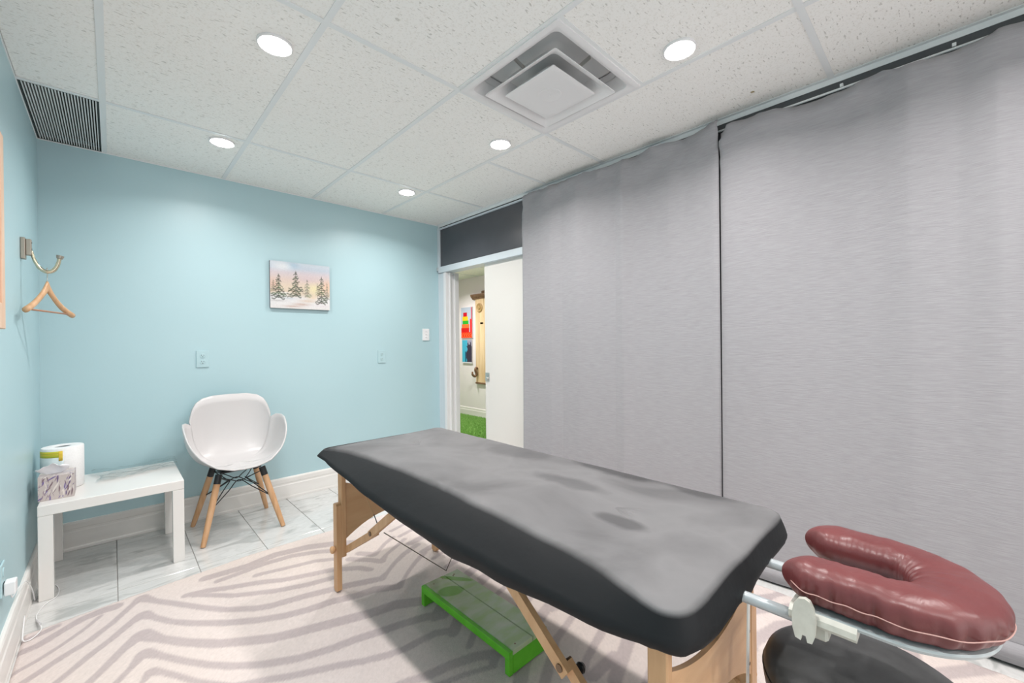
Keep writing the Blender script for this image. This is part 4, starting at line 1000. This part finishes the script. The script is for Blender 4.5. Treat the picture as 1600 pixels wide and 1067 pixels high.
c2t = lambda y: float(np.interp(y, [-1.9, -.4, -.19, -.13, -.035, .05, .12, .19, .27, .40, .51, .65, .77, .80, .825], [2.33, 2.325, 2.323, 2.322, 2.308, 2.296, 2.305, 2.318, 2.316, 2.314, 2.313, 2.322, 2.333, 2.328, 2.30])) + .0015 * sin(y * 31)
P1, n1_, m1_, cu1 = curtain('curtain', .845, 2.352, c1t, lambda y: .020 + .004 * sin(y * 6), 'grey woven curtain hanging between the door post and the curtain gap', 3)
P2, n2_, m2_, cu2 = curtain('curtain', -1.86, .838, c2t, lambda y: .016 + .005 * sin(y * 6 + 1), 'grey woven curtain behind the burgundy cushion, right of the curtain gap', 8, 2.346)
for (P_, nn, mm, o_) in ((P1, n1_, m1_, cu1), (P2, n2_, m2_, cu2)):
    Q = [(x - .0042, y, z + .0006 if k < nn else z) for j in (0, 3) for k, (x, y, z) in enumerate(P_[j * nn:(j + 1) * nn])]
    g = grid_obj('hem', Q, nn, 2, M_curtain, None, o_, thick=.002)
rod = thing('curtain_rod', 'thin white curtain track behind the tops of the grey curtains', 'curtain rod', (2.385, .3, 2.35))
bm = BM(); tube(bm, [(2.394, -1.88, 2.322), (2.394, 2.33, 2.334)], .0055, 10); obj('rod', bm, M_tee, rod, smooth=True)
for y in (-1.2, -.6, -.02, .33, .9, 1.5, 2.1):
    bm = BM(); box(bm, 2.390, 2.4088, y - .006, y + .006, 2.336, 2.350, .001); obj('bracket', bm, M_tee, rod)

# ================================================================ HALLWAY ART
def tower(u, v):
    c = np.ones(u.shape + (3,)) * lin((176, 188, 204))
    def rect(a, b, lo_, hi, col):
        k = ((u > a) & (u < b) & (v > lo_) & (v < hi))[..., None]; 
        return np.where(k, lin(col), c)
    for a in ((.0, 1, 0, .19, (232, 52, 26)), (.0, .74, .19, .33, (206, 24, 26)), (.06, .74, .33, .45, (246, 112, 52)), (.14, .68, .45, .57, (44, 168, 44)), (.12, .62, .57, .70, (244, 196, 36)), (.20, .54, .70, .83, (196, 18, 36)), (.80, 1, .1, .62, (224, 40, 40)), (.9, 1, .62, 1, (196, 70, 90))): c = rect(*a)
    k = (np.sin(u * 30 + 6 * np.sin(v * 20)) > .7) & (v < .17); c = np.where(k[..., None], lin((244, 130, 60)), c)
    return c
def bluenight(u, v):
    c = np.ones(u.shape + (3,)) * lin((70, 172, 202)); c = np.where((u > .55)[..., None], lin((150, 148, 170)), c)
    body = (u > .42 + .1 * (v > .55) + .08 * np.sin(v * 14)) & (v < .74) | (u > .56) & (u < .66) & (v < .88) | (u > .84) & (u < .94) & (v < .90) | (u > .56) & (u < .94) & (v < .80)
    c = np.where(body[..., None], lin((58, 54, 70)), c); c = np.where(((u > .3) & (u < .42) & (v < .5))[..., None], lin((28, 92, 120)), c)
    return np.where((v < .05)[..., None], lin((212, 214, 220)), c)
def hallpic(name, label, y0, y1, z0, z1, fn):
    t = thing(name, label, 'painting', (HX, (y0 + y1) / 2, (z0 + z1) / 2))
    bm = BM(); box(bm, HX - .024, HX - .001, y0, y1, z0, z1, .001); obj('stretched_canvas', bm, mat('canvas edge', (.62, .60, .60), .7), t)
    painted('painted_face', (HX - .0245, y1, z0), (0, y0 - y1, 0), (0, 0, z1 - z0), 90, 130, fn, M_attr, t)
hallpic('block_painting', 'tall bright canvas of stacked red, yellow, green and orange blocks', 5.405, 5.70, 1.285, 1.795, tower)
hallpic('blue_painting', 'small blue canvas with a dark silhouette hung under the block canvas', 5.42, 5.68, .866, 1.252, bluenight)
rb = thing('rustic_coat_board', 'tall rustic pale wood board with dark brown crown and hook in the hallway', 'coat rack', (HX, 5.1, 1.2))
for k, (a, b, hz) in enumerate(((5.21, 5.318, .018), (5.10, 5.208, .022), (4.992, 5.098, .018), (4.89, 4.99, .021))):
    bm = BM(); box(bm, HX - hz - .008, HX - .001, a, b, .565, 1.94, .004); obj('plank', bm, M_rustic, rb)
bm = BM(); loft(bm, [[(HX - d, y, z) for d, z in ((.001, 1.905), (.032, 1.905), (.040, 1.925), (.060, 1.94), (.072, 1.965), (.072, 1.985), (.001, 1.985))] for y in (4.83, 5.385)]); obj('crown_moulding', bm, M_brown, rb)
bm = BM(); box(bm, HX - .05, HX - .001, 4.93, 5.14, 1.985, 2.03, .012); obj('crown_cap', bm, M_brown, rb)
bm = BM(); lathe(bm, [(.074, HX - .028), (.074, HX - .040), (.062, HX - .048), (.050, HX - .040), (.034, HX - .038), (.026, HX - .050), (.008, HX - .054)], (0, 5.20, 1.765), 28, 'X'); obj('rosette', bm, mat('ochre rosette', (.38, .25, .10), .5), rb, angle=40)
bm = BM(); tube(bm, [(HX - .026, 5.27, .79), (HX - .06, 5.27, .80), (HX - .075, 5.27, .76), (HX - .05, 5.27, .70), (HX - .075, 5.285, .665), (HX - .115, 5.29, .69), (HX - .12, 5.29, .74)], [.016, .02, .02, .02, .02, .018, .014], 12, 4); obj('carved_hook', bm, M_brown, rb, smooth=True)
bm = BM(); box(bm, HX - .036, HX - .001, 4.88, 5.325, .540, .566, .004); obj('bottom_rail', bm, M_brown, rb)
bm = BM(); box(bm, HX - .030, HX - .026, 5.115, 5.19, 1.50, 1.53, .001); obj('name_plate', bm, M_brown, rb)
